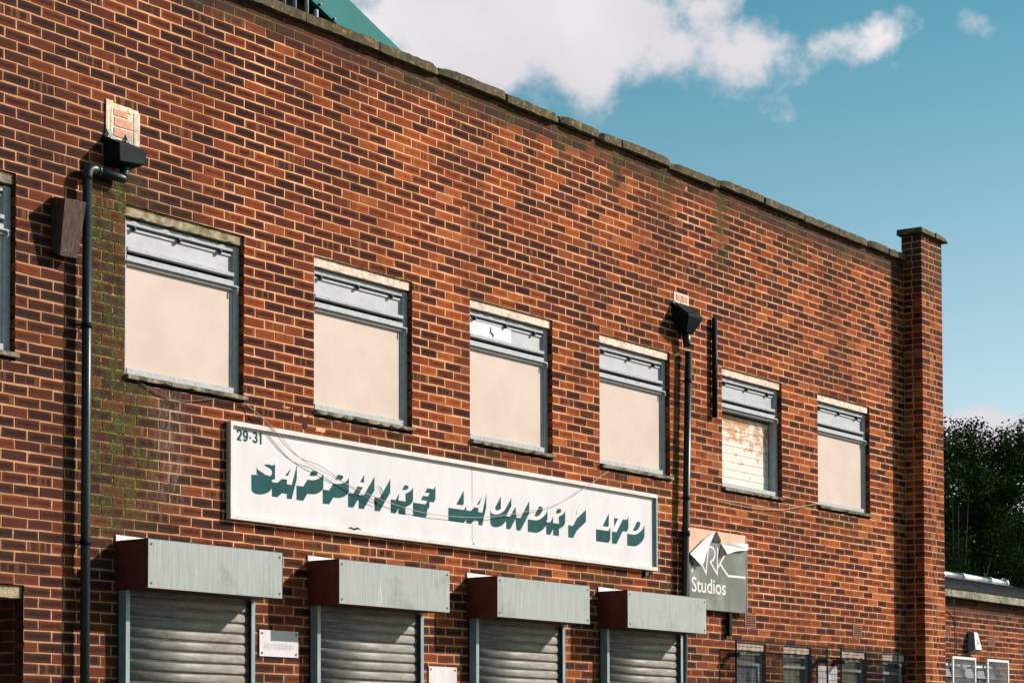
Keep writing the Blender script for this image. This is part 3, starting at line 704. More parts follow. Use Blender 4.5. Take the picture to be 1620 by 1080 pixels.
for x in (hx0+.03, hx0+.21):
    k = MB(); k.hexa([(x, -.05, Z(4.40)), (x+.045, -.05, Z(4.40)), (x+.045, -.045, Z(4.40)), (x, -.045, Z(4.40)), (x-.005, -.012, Z(4.475)), (x+.03, -.012, Z(4.475)), (x+.03, -.007, Z(4.475)), (x-.005, -.007, Z(4.475))]); k.build('strap', 'lead', hp)
for z in (3.02, 1.50): bracket(PX, z, dp)
PX2 = 18.19
d2 = thing('downpipe', (PX2, -.07, 0), 'black downpipe with gap below its tapered hopper, beside fourth boarded window', 'downpipe', 'rainwater pipes on the facade')
pt_ = at(1089.2, 556, -.07); pl_ = at(1085.0, 840, -.07); pg_ = pl_+(pl_-pt_)*.9
k = MB(); k.tube([(pg_.x, -.07, 0.0), pg_, pl_, pt_], .0355, 20); k.tube([pl_-Vector((0, 0, .05)), pl_+Vector((0, 0, .05))], .042, 20); k.build('pipe', 'pipe', d2)
a, b = 18.005, 18.295
k = MB(); k.hexa([(a+.07, -.12, Z(4.185)), (b-.09, -.12, Z(4.185)), (b-.09, -.03, Z(4.185)), (a+.07, -.03, Z(4.185)), (a, -.19, Z(4.315)), (b-.03, -.19, Z(4.325)), (b-.03, -.002, Z(4.33)), (a, -.002, Z(4.33))])
k.hexa([(a, -.19, Z(4.32)), (b-.03, -.19, Z(4.327)), (b-.03, -.002, Z(4.33)), (a, -.002, Z(4.33)), (a-.004, -.194, Z(4.350)), (b-.02, -.194, Z(4.355)), (b-.03, -.002, Z(4.50)), (a, -.002, Z(4.50))])
hp = k.build('hopper', 'black', d2, .004)
for x in (a+.0, b-.06):
    k = MB(); k.hexa([(x+.03, -.10, Z(4.37)), (x+.05, -.10, Z(4.37)), (x+.05, -.095, Z(4.37)), (x+.03, -.095, Z(4.37)), (x-.02, -.02, Z(4.485)), (x+.035, -.02, Z(4.485)), (x+.035, -.014, Z(4.485)), (x-.02, -.014, Z(4.485))]); k.build('strap', 'lead', hp)
k = MB(); k.tube([(a+.14, -.07, Z(4.20)), (a+.155, -.07, Z(4.10)), (a+.165, -.07, Z(4.06))], [.042, .040, .036], 16); k.build('spout', 'pipe', d2)
for z in (3.72, 2.55): bracket(pt_.x+(pl_.x-pt_.x)*(pt_.z-Z(z))/(pt_.z-pl_.z), z, d2)
# short bar beside the second pipe
br = thing('conduit', (18.747, -.03, Z(3.43)), 'short upright black conduit on bricks between downpipe and plank boarded window', 'conduit')
k = MB(); k.tube([(18.74, -.035, Z(3.43)), (18.747, -.035, Z(4.445))], .028, 14); k.build('tube', 'black', br)
k = MB(); k.box(18.72, 18.775, -.02, -.001, Z(3.6), Z(3.63)); k.box(18.72, 18.775, -.02, -.001, Z(4.3), Z(4.33)); k.build('saddle', 'dark_steel', br)
# wedge shaped timber box
nb_ = thing('nest_box', (10.1, 0, Z(3.46)), 'wedge shaped brown timber box fixed to bricks left of long downpipe', 'box')
k = MB(); k.hexa([(10.02, -.088, Z(3.462)), (10.185, -.088, Z(3.470)), (10.185, -.002, Z(3.50)), (10.02, -.002, Z(3.50)), (10.01, -.150, Z(3.850)), (10.207, -.150, Z(3.860)), (10.207, -.002, Z(3.88)), (10.01, -.002, Z(3.88))]); k.build('body', 'timber', nb_, .003)
k = MB(); k.tube([(10.065, -.096, Z(3.51)), (10.065, -.088, Z(3.51))], .008, 8); k.build('nail', 'dark_steel', nb_)

# ------------------------------------------------------------------ roller shutters
HX = [10.627, 12.652, 14.686, 16.682]; HW, HD, HT, HB = 1.376, .338, 1.533, 1.198
sl = MB(); n = 9; w_ = HW-.12; pitch = .0775
pr = [(-.004-.008*math.sin(math.pi*min(1, .12+.95*j/(n-1)))**.5, .003+(pitch-.016)*j/(n-1)) for j in range(n)] + [(.006, pitch-.011), (.006, pitch-.004), (-.003, pitch-.003), (-.003, pitch), (.010, pitch), (.010, 0), (.0, 0)]
k_ = len(pr); sl.v = [(x, y, z) for x in (-w_/2, w_/2) for y, z in pr]
sl.f = [(j, (j+1) % k_, k_+(j+1) % k_, k_+j) for j in range(k_)] + [tuple(range(k_-1, -1, -1)), tuple(range(k_, 2*k_))]
slat_me = bpy.data.meshes.new('slat'); slat_me.from_pydata(sl.v, [], sl.f); slat_me.update(); slat_me.materials.append(M['slat'])
slat_me.polygons.foreach_set('use_smooth', [j < n-1 for j in range(len(sl.f))])
lab = ['roller shutter beside the long downpipe, streaked green-grey hood above left end of sign', 'roller shutter between the two small white plaques, under the word SAPPHIRE',
       'third roller shutter from left, below the joint in the laundry sign', 'rightmost roller shutter, its pale hood overlapping the grey ARK sign']
for i, x in enumerate(HX):
    sh_ = thing('roller_shutter', (x+HW/2, 0, 0), lab[i], 'shutter', 'roller shutters along the ground floor'); x1 = x+HW
    m = MB(); m.box(x+.003, x1-.003, -HD+.004, -.002, Z(HB), Z(HT)); hood = m.build('hood', 'red', sh_)
    m = MB(); m.box(x, x1, -HD, -HD+.0035, Z(HB)-.004, Z(HT)+.004); m.box(x+.002, x1-.002, -HD+.0036, -HD+.022, Z(HB)-.004, Z(HB)-.0005); fp = m.build('front_panel', 'galv', hood)
    for (sx, sz) in ((x+.03, HT-.03), (x1-.03, HT-.03), (x+.03, HB+.03), (x1-.03, HB+.03)):
        q = MB(); q.tube([(sx, -HD-.004, Z(sz)), (sx, -HD+.001, Z(sz))], .008, 8); q.build('screw', 'dark_steel', fp)
    if i == 3:
        q = MB(); q.box(x1-.262, x1-.255, -HD-.0015, -HD-.0002, Z(HB), Z(HT)); q.build('panel_joint', 'flange', fp)
    m = MB(); m.hexa([(x, -.012, Z(HT)), (x1-.14, -.012, Z(HT)), (x1-.14, -.003, Z(HT)), (x, -.003, Z(HT)), (x, -.010, Z(1.586)), (x1-.14, -.010, Z(1.565)), (x1-.14, -.003, Z(1.565)), (x, -.003, Z(1.586))]); m.build('flange', 'flange', hood)
    m = MB(); m.box(x-.002, x1+.002, -HD-.001, -.002, Z(HT)+.0045, Z(HT)+.008); m.build('hood_top', 'dark_steel', hood)
    for (a, b, inner) in ((x+.026, x+.064, 1), (x1-.068, x1-.030, -1)):
        m = MB(); m.box(a, b, -.088, -.084, 0, Z(HB)-.006)
        if inner > 0: m.box(a, a+.004, -.084, -.002, 0, Z(HB)-.006)
        else: m.box(b-.004, b, -.084, -.002, 0, Z(HB)-.006)
        m.box(a, b, -.012, -.002, 0, Z(HB)-.006); m.build('guide_rail', 'rail', sh_)
    z = .03; top = Z(HB)-.02; j = 0
    bt = MB(); bt.box(x+.06, x1-.06, -.07, -.035, .003, .03); bt.build('bottom_bar', 'rail', sh_)
    while z < top:
        o = bpy.data.objects.new('slat', slat_me); place(o, (x+HW/2, -.045+jit(.0012), z), sh_); o.rotation_euler = (0, jit(.0008), 0); z += pitch
    bk = MB(); bk.box(x+.04, x1-.04, -.030, -.022, .002, Z(HB)-.006); bk.build('backing', 'dark_steel', sh_)
    q = MB(); q.prism([(x1-.028, -.03, Z(HB)-.05), (x1+.03, -.03, Z(HB)-.075), (x1+.035, -.03, Z(HB)-.035), (x1+.0, -.03, Z(HB)-.006)], (0, .012, 0)); q.build('end_bracket', 'rail', sh_)

# ------------------------------------------------------------------ laundry sign
SX0, SX1, SZ0, SZ1 = 11.744, 17.648, 1.793, 2.537
sg = thing('shop_sign', ((SX0+SX1)/2, 0, Z(SZ0)), 'long white sign reading 29-31 SAPPHIRE LAUNDRY LTD in teal shadow lettering', 'sign')
JX = 14.744; PYF = -.020
for a, b in ((SX0+.03, JX-.003), (JX+.003, SX1-.03)):
    m = MB(); m.box(a, b, PYF, -.008, Z(SZ0)+.02, Z(SZ1)-.02); m.build('panel', 'sign', sg)
m = MB(); m.box(JX-.0028, JX+.0028, -.017, -.009, Z(SZ0)+.025, Z(SZ1)-.025); m.build('joint', 'joint', sg)
m = MB(); m.tube([(JX+.02, PYF-.006, Z(SZ0)+.045), (JX+.02, PYF, Z(SZ0)+.045)], .008, 8); m.build('screw', 'dark_steel', sg)
fw = .036
m = MB(); m.box(SX0, SX1, -.052, -.003, Z(SZ0), Z(SZ0)+fw); m.build('frame_rail', 'sign_frame', sg, .003)
m = MB(); m.box(SX0, SX1, -.050, -.003, Z(SZ1)-fw, Z(SZ1)); m.build('frame_rail', 'sign_frame', sg, .003)
m = MB(); m.box(SX0+.001, SX0+fw*.8, -.0495, -.0035, Z(SZ0)+fw+.0005, Z(SZ1)-fw-.0005); m.build('frame_stile', 'sign_frame', sg, .002)
m = MB(); m.box(SX1-fw*.8, SX1-.001, -.0495, -.0035, Z(SZ0)+fw+.0005, Z(SZ1)-fw-.0005); m.build('frame_stile', 'rail', sg, .002)
m = MB(); m.box(SX1-.19, SX1-.14, -.03, -.003, Z(SZ0)-.05, Z(SZ0)-.001); m.build('bracket', 'dark_steel', sg)
q = at(561, 838, -.054)
m = MB(); m.prism([(q.x-.09, -.0535, q.z+.005), (q.x-.05, -.056, q.z+.022), (q.x-.01, -.054, q.z+.012), (q.x+.04, -.056, q.z+.026), (q.x+.085, -.054, q.z+.004), (q.x+.04, -.054, q.z+.010), (q.x, -.054, q.z-.002), (q.x-.05, -.054, q.z+.008)], (0, .002, 0)); m.build('split_edge', 'hole', sg)

LH, ST, BR, SHR, DROP = .168, .078, .037, .81, .113
def arc(cx, cy, rx, ry, a0, a1, n=10): return [(cx+rx*math.cos(R(a0+(a1-a0)*i/n)), cy+ry*math.sin(R(a0+(a1-a0)*i/n))) for i in range(n+1)]
def glyph(ch, w):
    H_, t, b = LH, ST, BR
    if ch == 'L': return [[(0, 0), (w, 0), (w+.005, b), (t, b), (t, H_), (0, H_)]]
    if ch == 'I': return [[(0, 0), (t*.85, 0), (t*.85, H_), (0, H_)]]
    if ch == 'T': c = w/2; return [[(c-t/2, 0), (c+t/2, 0), (c+t/2, H_-b), (w, H_-b), (w, H_), (0, H_), (0, H_-b), (c-t/2, H_-b)]]
    if ch == 'E': return [[(0, 0), (w, 0), (w, b*.8), (t, b*.8), (t, H_/2-b*.4), (w*.85, H_/2-b*.4), (w*.85, H_/2+b*.4), (t, H_/2+b*.4), (t, H_-b*.8), (w, H_-b*.8), (w, H_), (0, H_)]]
    if ch == 'H': q = t*.8; return [[(0, 0), (q, 0), (q, H_/2-b/2), (w-q, H_/2-b/2), (w-q, 0), (w, 0), (w, H_), (w-q, H_), (w-q, H_/2+b/2), (q, H_/2+b/2), (q, H_), (0, H_)]]
    if ch == 'A':
        c = w/2; return [[(0, 0), (.062, 0), (.082, .036), (w-.082, .036), (w-.056, 0), (w, 0), (c+.036, H_), (c-.036, H_)], [(.096, .064), (c, .132), (w-.096, .064)]]
    if ch == 'N': q = t*.75; return [[(0, 0), (q, 0), (q, .098), (w-q, 0), (w, 0), (w, H_), (w-q, H_), (w-q, .070), (q, H_), (0, H_)]]
    if ch == 'Y': c = w/2; q = t/2; return [[(c-q, 0), (c+q, 0), (c+q, .072), (w, H_), (w-.075, H_), (c, .105), (.075, H_), (0, H_), (c-q, .072)]]
    if ch in 'PR':
        out = arc(w*.55, .114, w*.45, .054, -90, 90)
        if ch == 'P': o = [(0, 0), (t, 0), (t, .060)] + out + [(0, H_)]
        else: o = [(0, 0), (t*.8, 0), (t*.8, .058), (w-.092, 0), (w, 0), (w*.72, .062)] + arc(w*.55, .116, w*.43, .052, -55, 90) + [(0, H_)]
        return [o, [(t*.9, .092)] + arc(w*.52, .114, w*.19, .022, -90, 90, 6) + [(t*.9, .136)]]
    if ch == 'D': return [[(0, 0)] + arc(w*.5, H_/2, w*.5, H_/2, -90, 90, 14) + [(0, H_)], [(t*.85, .036)] + arc(w*.48, H_/2, w*.2, H_/2-.036, -90, 90, 10) + [(t*.85, H_-.036)]]
    if ch == 'U': return [[(0, H_)] + arc(w/2, .07, w/2, .07, 180, 360, 14) + [(w, H_), (w-t*.8, H_)] + arc(w/2, .072, w/2-t*.8, .034, 360, 180, 10) + [(t*.8, H_)]]
    if ch == 'S':
        path = [(.80, .86), (.74, .95), (.55, 1.0), (.30, .95), (.16, .80), (.24, .64), (.48, .53), (.74, .42), (.84, .24), (.68, .07), (.42, .02), (.16, .10), (.04, .26)]
        pts = []
        for i in range(len(path)-1):
            p0, p1, p2, p3 = path[max(0, i-1)], path[i], path[i+1], path[min(len(path)-1, i+2)]
            for k in range(4):
                u = k/4; pts.append(tuple(.5*((2*p1[d])+(-p0[d]+p2[d])*u+(2*p0[d]-5*p1[d]+4*p2[d]-p3[d])*u*u+(-p0[d]+3*p1[d]-3*p2[d]+p3[d])*u**3) for d in (0, 1)))
        pts.append(path[-1]); pts = [Vector((x*w, .018+y*(LH-.036))) for x, y in pts]; a_, b_ = [], []
        for i, p in enumerate(pts):
            tg = (pts[min(i+1, len(pts)-1)]-pts[max(i-1, 0)]).normalized(); nn = Vector((-tg.y, tg.x)); e = i/(len(pts)-1); th = .5*(.022+.034*math.sin(math.pi*e)**.7)
            d = Vector((nn.x*th*1.35, nn.y*th*.85)); a_.append(tuple(p+d)); b_.append(tuple(p-d))
        return [a_+b_[::-1]]
def shadow_letter(ch, px, w):
    base = at(px, 800, PYF); x0 = base.x; zb = Z(2.121)
    loops = [[(x+SHR*y, y) for x, y in lp] for lp in glyph(ch, w)]
    tri = tessellate_polygon([[Vector((x, y, 0)) for x, y in lp] for lp in loops]); fl = [p for lp in loops for p in lp]
    yf, yb = PYF-.0009, PYF-.0003
    m = MB(); n = len(fl); m.v = [(x0+x, yf+.0001, zb+y) for x, y in fl] + [(x0+x, yb, zb+y-DROP) for x, y in fl]
    m.f = [tuple(n+i for i in t3) for t3 in tri]; i = 0
    for lp in loops:
        c = len(lp); m.f += [(i+j, i+(j+1) % c, n+i+(j+1) % c, n+i+j) for j in range(c)]; i += c
    o = m.build('letter', 'teal', sg); o['label'] = 'teal drop shadow letter ' + ch
    m = MB(); m.v = [(x0+x, yf, zb+y) for x, y in fl]; m.f = [tuple(t3) for t3 in tri]; m.build('letter_face', 'sign', o)
c5 = lambda x: 340+x/3.857
c6 = lambda x: 680+x/3.857
for ch, px, w_ in (('S', c5(205), .205), ('A', c5(347), .225), ('P', c5(497), .215), ('P', c5(657), .215), ('H', c5(812), .192), ('I', c5(973), .08), ('R', c5(1072), .192), ('E', c5(1208), .165),
                   ('L', c5(1424), .215), ('A', c6(222), .225), ('U', c6(350), .215), ('N', c6(465), .21), ('D', c6(597), .215), ('R', c6(709), .20), ('Y', c6(815), .225), ('L', c6(1013), .205), ('T', c6(1085), .215), ('D', c6(1203), .215)):
    shadow_letter(ch, px, w_)
def text_mesh(name, body, x0, x1, z0, z1, y, mat, parent, bold=0., shear=0., skew=0.):
    cu = bpy.data.curves.new('t', 'FONT'); cu.body = body; cu.offset = bold; cu.resolution_u = 4
    o = bpy.data.objects.new('t', cu); me0 = o.to_mesh(); vs = [v_.co.copy() for v_ in me0.vertices]; fs = [tuple(p.vertices) for p in me0.polygons]; o.to_mesh_clear(); bpy.data.objects.remove(o)
    xs = [v_.x for v_ in vs]; ys = [v_.y for v_ in vs]; a, b, c, d = min(xs), max(xs), min(ys), max(ys)
    m = MB(); m.v = [(x0+(v_.x-a)/(b-a)*(x1-x0)+shear*(v_.y-c)/(d-c), y, z0+(v_.y-c)/(d-c)*(z1-z0)) for v_ in vs]; m.f = fs; return m.build(name, mat, parent)
p, q = at(373.5, 690, PYF), at(414.5, 690, PYF); za = at(375, 696.5, PYF).z; zb = at(375, 677.5, PYF).z
def ribbon(m, pts, th, x0, w_, z0, h_, y):
    q = [Vector((x0+a*w_, z0+b*h_)) for a, b in pts]; i = len(m.v); n = len(q)
    for k, c in enumerate(q):
        t_ = (q[min(k+1, n-1)]-q[max(k-1, 0)]).normalized(); nn = Vector((-t_.y, t_.x)); d = Vector((nn.x*th*.85, nn.y*th*.62))
        m.v += [(c.x+d.x, y-.00002*k, c.y+d.y), (c.x-d.x, y-.00002*k, c.y-d.y)]
    m.f += [(i+2*k, i+2*k+1, i+2*k+3, i+2*k+2) for k in range(n-1)]
DG = {'2': [[(.12, .70)] + arc(.5, .66, .37, .24, 170, -25, 10) + [(.60, .38), (.16, .10)], [(.06, .10), (.92, .10)]],
      '9': [arc(.5, .64, .36, .25, 0, 360, 18), [(.86, .66), (.84, .40), (.72, .20), (.5, .10), (.30, .12), (.14, .22)]], '-': [[(.15, .42), (.85, .42)]],
      '3': [arc(.46, .70, .34, .20, 160, -90, 10), arc(.46, .31, .38, .21, 90, -165, 12)], '1': [[(.58, .0), (.58, 1.0)], [(.58, .86), (.20, .70)]]}
dw = (q.x-p.x)/4.3; xx = p.x
for ch in '29-31':
    m = MB(); wd_ = dw*(.55 if ch == '-' else .72 if ch == '1' else 1.0)
    for st_ in DG[ch]: ribbon(m, st_, .0125, xx+.006, wd_-.012, za, zb-za, PYF-.0008)
    xx += wd_+.002; m.build('digit', 'teal', sg)
# torn vinyl on the letter I
q = at(601, 782, PYF-.008)
m = MB(); m.prism([(q.x-.03, -.03, q.z+.075), (q.x+.01, -.034, q.z+.055), (q.x+.06, -.03, q.z-.01), (q.x+.068, -.03, q.z-.03), (q.x+.03, -.034, q.z+.02), (q.x-.0, -.03, q.z+.058)], (0, .002, 0)); m.build('torn_vinyl', 'soffit', sg)
m = MB(); m.prism([(q.x-.06, -.028, q.z-.05), (q.x-.03, -.032, q.z-.03), (q.x-.02, -.03, q.z-.055), (q.x-.03, -.028, q.z-.10), (q.x-.045, -.03, q.z-.07)], (0, .002, 0)); m.build('torn_vinyl', 'soffit', sg)

# ------------------------------------------------------------------ ARK Studios sign
AY = -.072
P_ = lambda x, y, d=0.: at(1060+x/5.4, 810+y/5.4, AY-d)
ak = thing('studio_sign', (18.75, 0, Z(1.2)), 'square grey ARK Studios sign with peeling vinyl, right of the black downpipe', 'sign')
ax0 = P_(163, 125).x; ax1 = P_(648, 190).x; az1 = P_(163, 125).z; az0 = P_(500, 848).z
m = MB(); m.box(ax0, ax1, AY+.003, AY+.028, az0, az1); m.build('backing_board', 'peach', ak)
m = MB(); m.box(ax1+.001, ax1+.022, AY-.002, -.03, az0-.002, az1-.02); m.box(ax0+.06, ax1, AY+.030, -.03, az0-.004, az0+.05); m.build('edge_trim', 'ark', ak)
m = MB(); m.box(ax0+.05, ax0+.09, -.043, -.002, az0+.1, az1-.1); m.box(ax1-.12, ax1-.08, -.043, -.002, az0+.05, az1-.1); m.build('batten', 'dark_steel', ak)
e = 1.1
vin = [P_(165, 350), P_(250, 285), P_(330, 250), P_(362, 235), P_(432, 262), P_(488, 345), P_(560, 312), P_(648, 300)]
vp = [(p.x, p.z) for p in vin] + [(ax1, az0), (ax0, az0)]; vp[0] = (ax0, vp[0][1]); vp[7] = (ax1, vp[7][1])
m = MB(); n = len(vp); tri = tessellate_polygon([[Vector((x, z, 0)) for x, z in vp]])
m.v = [(x, AY, z) for x, z in vp]+[(x, AY+.0026, z) for x, z in vp]; m.f = [tuple(t3) for t3 in tri]+[tuple(n+k for k in t3) for t3 in tri]+[(k, (k+1) % n, n+(k+1) % n, n+k) for k in range(n)]
m.build('vinyl_face', 'ark', ak)
def flap(name, pts, mat):
    m = MB(); q = [P_(x, y, d) for x, y, d in pts]; tri = tessellate_polygon([[Vector((p.x, p.z, 0)) for p in q]]); n = len(q)
    m.v = [tuple(p) for p in q]+[tuple(p+Vector((0, .0015, 0))) for p in q]; m.f = [tuple(t3) for t3 in tri]+[tuple(n+k for k in t3) for t3 in tri]+[(k, (k+1) % n, n+(k+1) % n, n+k) for k in range(n)]
    m.build(name, mat, ak)
flap('peeled_flap', [(392, 155, .004), (300, 225, .025), (172, 352, .02), (205, 385, .032), (240, 425, .04), (272, 462, .045), (290, 430, .045), (308, 360, .04), (330, 290, .03), (362, 225, .012)], 'white')
flap('flap_underside', [(172, 352, .018), (205, 383, .03), (240, 423, .037), (268, 462, .04), (246, 432, .03), (230, 458, .03), (212, 445, .026), (190, 405, .02), (170, 372, .014)], 'soffit')
flap('flap_underside', [(394, 155, .005), (412, 185, .012), (436, 240, .014), (432, 264, .008), (400, 258, .006), (360, 254, .006)], 'soffit')  # this and the next piece: shadow under the flap put into dark colour
flap('flap_underside', [(436, 270, .006), (490, 352, .012), (440, 385, .010), (412, 402, .006)], 'soffit')
flap('peeled_flap', [(438, 268, .005), (500, 262, .02), (555, 262, .028), (620, 264, .03), (668, 272, .03), (668, 322, .035), (640, 326, .036), (600, 328, .036), (556, 334, .03), (520, 348, .026), (488, 358, .02), (470, 320, .014)], 'white')
flap('flap_underside', [(556, 332, .028), (600, 328, .03), (630, 332, .03), (628, 342, .026), (600, 336, .026)], 'soffit')
def stroke(name, pts, wd):
    m = MB(); q = [P_(x, y, .0015) for x, y in pts]; n = len(q)
    for k, c in enumerate(q):
        t1 = (q[min(k+1, n-1)]-q[max(k, 0)] if k < n-1 else q[k]-q[k-1]); t0 = q[k]-q[k-1] if k else t1
        t1 = Vector((t1.x, 0, t1.z)).normalized(); t0 = Vector((t0.x, 0, t0.z)).normalized(); n1 = Vector((-t1.z, 0, t1.x)); n0 = Vector((-t0.z, 0, t0.x)); mm = (n0+n1)
        mm = mm.normalized() if mm.length > .3 else n1; d = mm*min(2.2, 1/max(.35, mm.dot(n1)))*wd/2
        off = Vector((0, -.00008*k, 0)); m.v += [tuple(c+d+off), tuple(c-d+off)]
    m.f = [(2*k, 2*k+1, 2*k+3, 2*k+2) for k in range(n-1)]
    return m.build(name, 'white', ak)
stroke('letter', [(185, 512), (214, 400), (248, 330)], .021)['label'] = 'thin white letter A'
stroke('letter', [(262, 420), (308, 520), (318, 400), (328, 300)], .021)
stroke('letter', [(326, 298), (345, 293), (368, 304), (382, 335), (384, 370), (370, 402), (345, 424), (372, 475), (403, 528), (404, 420), (405, 298)], .021)['label'] = 'thin white letter R'
stroke('letter', [(404, 478), (440, 415), (478, 345)], .021)['label'] = 'thin white letter K'
stroke('letter', [(424, 432), (460, 490), (497, 543), (645, 557)], .022)
m = MB(); aa, bb_ = P_(185, 600, .002), P_(476, 620, .002); text_mesh('lettering', 'Studios', aa.x, bb_.x, P_(190, 676, .002).z, P_(190, 546, .002).z, AY-.002, 'white', ak, .012)
m = MB(); m.box(19.0-.028, 19.0+.022, -.055, -.012, Z(1.225), az0+.06); m.build('post', 'black', ak, .003)

# ------------------------------------------------------------------ small plaques
def plaque(px0, px1, pya, pyb, label, text):
    a = at(px0, pya, -.008); b = at(px1, pyb, -.008); o = thing('plaque', ((a.x+b.x)/2, -.004, b.z), label, 'plaque', 'small white plaques between the shutters')
    z1, z0 = a.z, b.z; m = MB(); m.box(a.x, b.x, -.010, -.0045, z0, z1); m.build('plate', 'sign', o)
    for x in (a.x+.025, b.x-.025):
        for z in (z0+.025, z1-.025): q = MB(); q.tube([(x, -.015, z), (x, -.0045, z)], .008, 8); q.build('screw', 'dark_steel', o)
    if text:
        ww = b.x-a.x; text_mesh('faded_lettering', text, a.x+ww*.12, b.x-ww*.12, z0+.055, z0+.105, -.0115, 'faded', o, .02)
plaque(410.5, 471.5, 995, 1040, 'small white plaque with faded NO PARKING lettering, beside the first shutter', 'NO PARKING')
plaque(678.5, 722.5, 1053, 1106, 'blank white plaque low between the second and third shutters', None)

# ------------------------------------------------------------------ loose cables
def cable(pts, y, mat, label, r=.006):
    q = [at(px, py, yy) for (px, py, yy) in [(p[0], p[1], p[2] if len(p) > 2 else y) for p in pts]]; sm = []
    for i in range(len(q)-1):
        p0, p1, p2, p3 = q[max(0, i-1)], q[i], q[i+1], q[min(len(q)-1, i+2)]
        for k in range(5):
            u = k/5; sm.append(.5*((2*p1)+(p2-p0)*u+(2*p0-5*p1+4*p2-p3)*u*u+(-p0+3*p1-3*p2+p3)*u**3))
    sm.append(q[-1]); m = MB(); m.tube(sm, r, 6); o = m.build('cable', mat); tag(o, label, 'cable', 'loose cables on the facade')
cable([(386, 636, -.02), (430, 674, -.056), (470, 720, -.056), (509, 744, -.056), (563, 772, -.056), (612, 793, -.056), (664, 809, -.056), (713, 816, -.056), (760, 818, -.056), (800, 814, -.056), (856, 804, -.056), (888, 794, -.056), (929, 769, -.056), (950, 753, -.05), (963, 745, -.012)], -.056, 'pale_cable', 'thin cable sagging across the full length of the laundry sign lettering', .0024)
cable([(386, 636, -.02), (427, 674, -.0555), (450, 703, -.0555), (475, 724, -.0555), (509, 738, -.0555), (563, 776, -.0555), (600, 795, -.0555)], -.06, 'cable', 'short dark cable crossing the sign near the letters SAPP', .0022)
cable([(1096, 780, -.01), (1120, 786), (1150, 795), (1190, 803), (1232, 806), (1268, 801), (1294, 796, -.01)], -.02, 'pale_cable', 'thin cable sagging below the plank boarded window', .0034)
cable([(213, 601, -.01), (232, 611), (250, 622), (275, 631), (300, 634), (325, 632), (340, 630, -.006)], -.014, 'cable', 'thin cable looped below the sill of the mossy largest window', .0034)

# ------------------------------------------------------------------ mesh guards over the low windows
def guard(x0, x1, zt, zb, y, label, mat='black', grp='wire mesh window guards', fr=.014, vs=.026, hs=.068, wr=.0024, stand=True):
    o = thing('mesh_guard', ((x0+x1)/2, y, zb), label, 'guard', grp); m = MB()
    m.box(x0, x1, y-fr/2, y+fr/2, zt-fr, zt); m.box(x0, x1, y-fr/2, y+fr/2, zb, zb+fr); m.box(x0, x0+fr, y-fr/2, y+fr/2, zb+fr, zt-fr); m.box(x1-fr, x1, y-fr/2, y+fr/2, zb+fr, zt-fr); m.build('frame', mat, o)
    n = int((x1-x0)/vs); m = MB()
    for i in range(1, n): x = x0+(x1-x0)*i/n; m.box(x-wr, x+wr, y-wr, y+wr, zb+fr, zt-fr)
    k = int((zt-zb)/hs)
    for i in range(1, k): z = zb+(zt-zb)*i/k; m.box(x0+fr, x1-fr, y+wr, y+3*wr, z-wr, z+wr)
    m.build('wire_mesh', mat, o)['kind'] = 'stuff'
    if stand:
        for x in (x0+.03, x1-.05):
            q = MB(); q.box(x, x+.04, y+fr/2, -.002, zt-.18, zt-.13); q.tube([(x-.025, y-.02, zt-.155), (x+.05, y-.02, zt-.155)], .020, 10); q.build('standoff', 'bolt', o)
            q = MB(); q.box(x, x+.04, y+fr/2, -.002, zb+.1, zb+.15); q.build('standoff', 'bolt', o)
GY = -.11
gx = lambda px: at(px, 1020, GY).x
guard(gx(1164), gx(1309), Z(1.19), Z(-.05), GY, 'dark wire mesh guard below the ARK sign, over two small windows')
guard(gx(1330), gx(1421), Z(1.19), Z(-.05), GY, 'dark wire mesh guard in the shade beside the brick end pier')
a, b = at(1294, 1052, -.01), at(1324, 1056, -.01)
nt_ = thing('notice_board', ((a.x+b.x)/2, -.005, Z(.45)), 'white notice board behind mesh between the low windows', 'notice')
m = MB(); m.box(a.x, b.x, -.012, -.004, Z(.45), a.z); m.build('plate', 'white', nt_)
m = MB()
for i in range(6):
    if i == 3: continue
    xx = a.x+.03+i*.068; m.box(xx, xx+.03, -.0135, -.0123, Z(.5), a.z-.04)
m.build('faded_print', 'faded', nt_)

# ------------------------------------------------------------------ annex beyond the pier
AYW = 1.6; EAVE = at(1500, 946, AYW).z - EYE; ah0 = EAVE - 29*CH
an = thing('annex_building', (27.5, 3, 0), 'low brick annex with corrugated roof and pale ridge behind the end pier', 'building')
GZ = at(1525, 1038, AYW-.1).z-EYE
kt = round((GZ-ah0)/CH); AOP = [(26.2, 29.10, ah0+(kt-14)*CH, ah0+kt*CH)]
v1 = at(1563, 1008, AYW); v2 = at(1574, 1023, AYW); kv = int((v2.z-EYE-ah0)/CH+.5)
AOP += [(v1.x, v2.x, ah0+kv*CH, ah0+(kv+2)*CH)]
vx = at(1498, 1000, AYW).x; AOP += [(vx-.1, vx+.12, ah0+(kv+1)*CH, ah0+(kv+3)*CH)]
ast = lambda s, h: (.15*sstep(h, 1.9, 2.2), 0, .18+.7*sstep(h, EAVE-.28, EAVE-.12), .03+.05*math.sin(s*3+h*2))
k0 = -int((ah0+EYE)/CH)-1
v, f, st = mortar_sheet(AOP, 23.6, 34.0, k0, 29, AYW+.0030, ast, ah0)
def abox(x0, x1, y0, y1, z0, z1):
    i = len(v); v.extend([(x, y, z) for z in (z0, z1) for y in (y0, y1) for x in (x0, x1)]); st.extend([(0, 0, .5, 0)]*8)
    f.extend([tuple(i+k for k in q) for q in ((0, 2, 3, 1), (4, 5, 7, 6), (0, 1, 5, 4), (2, 6, 7, 3), (0, 4, 6, 2), (1, 3, 7, 5))])
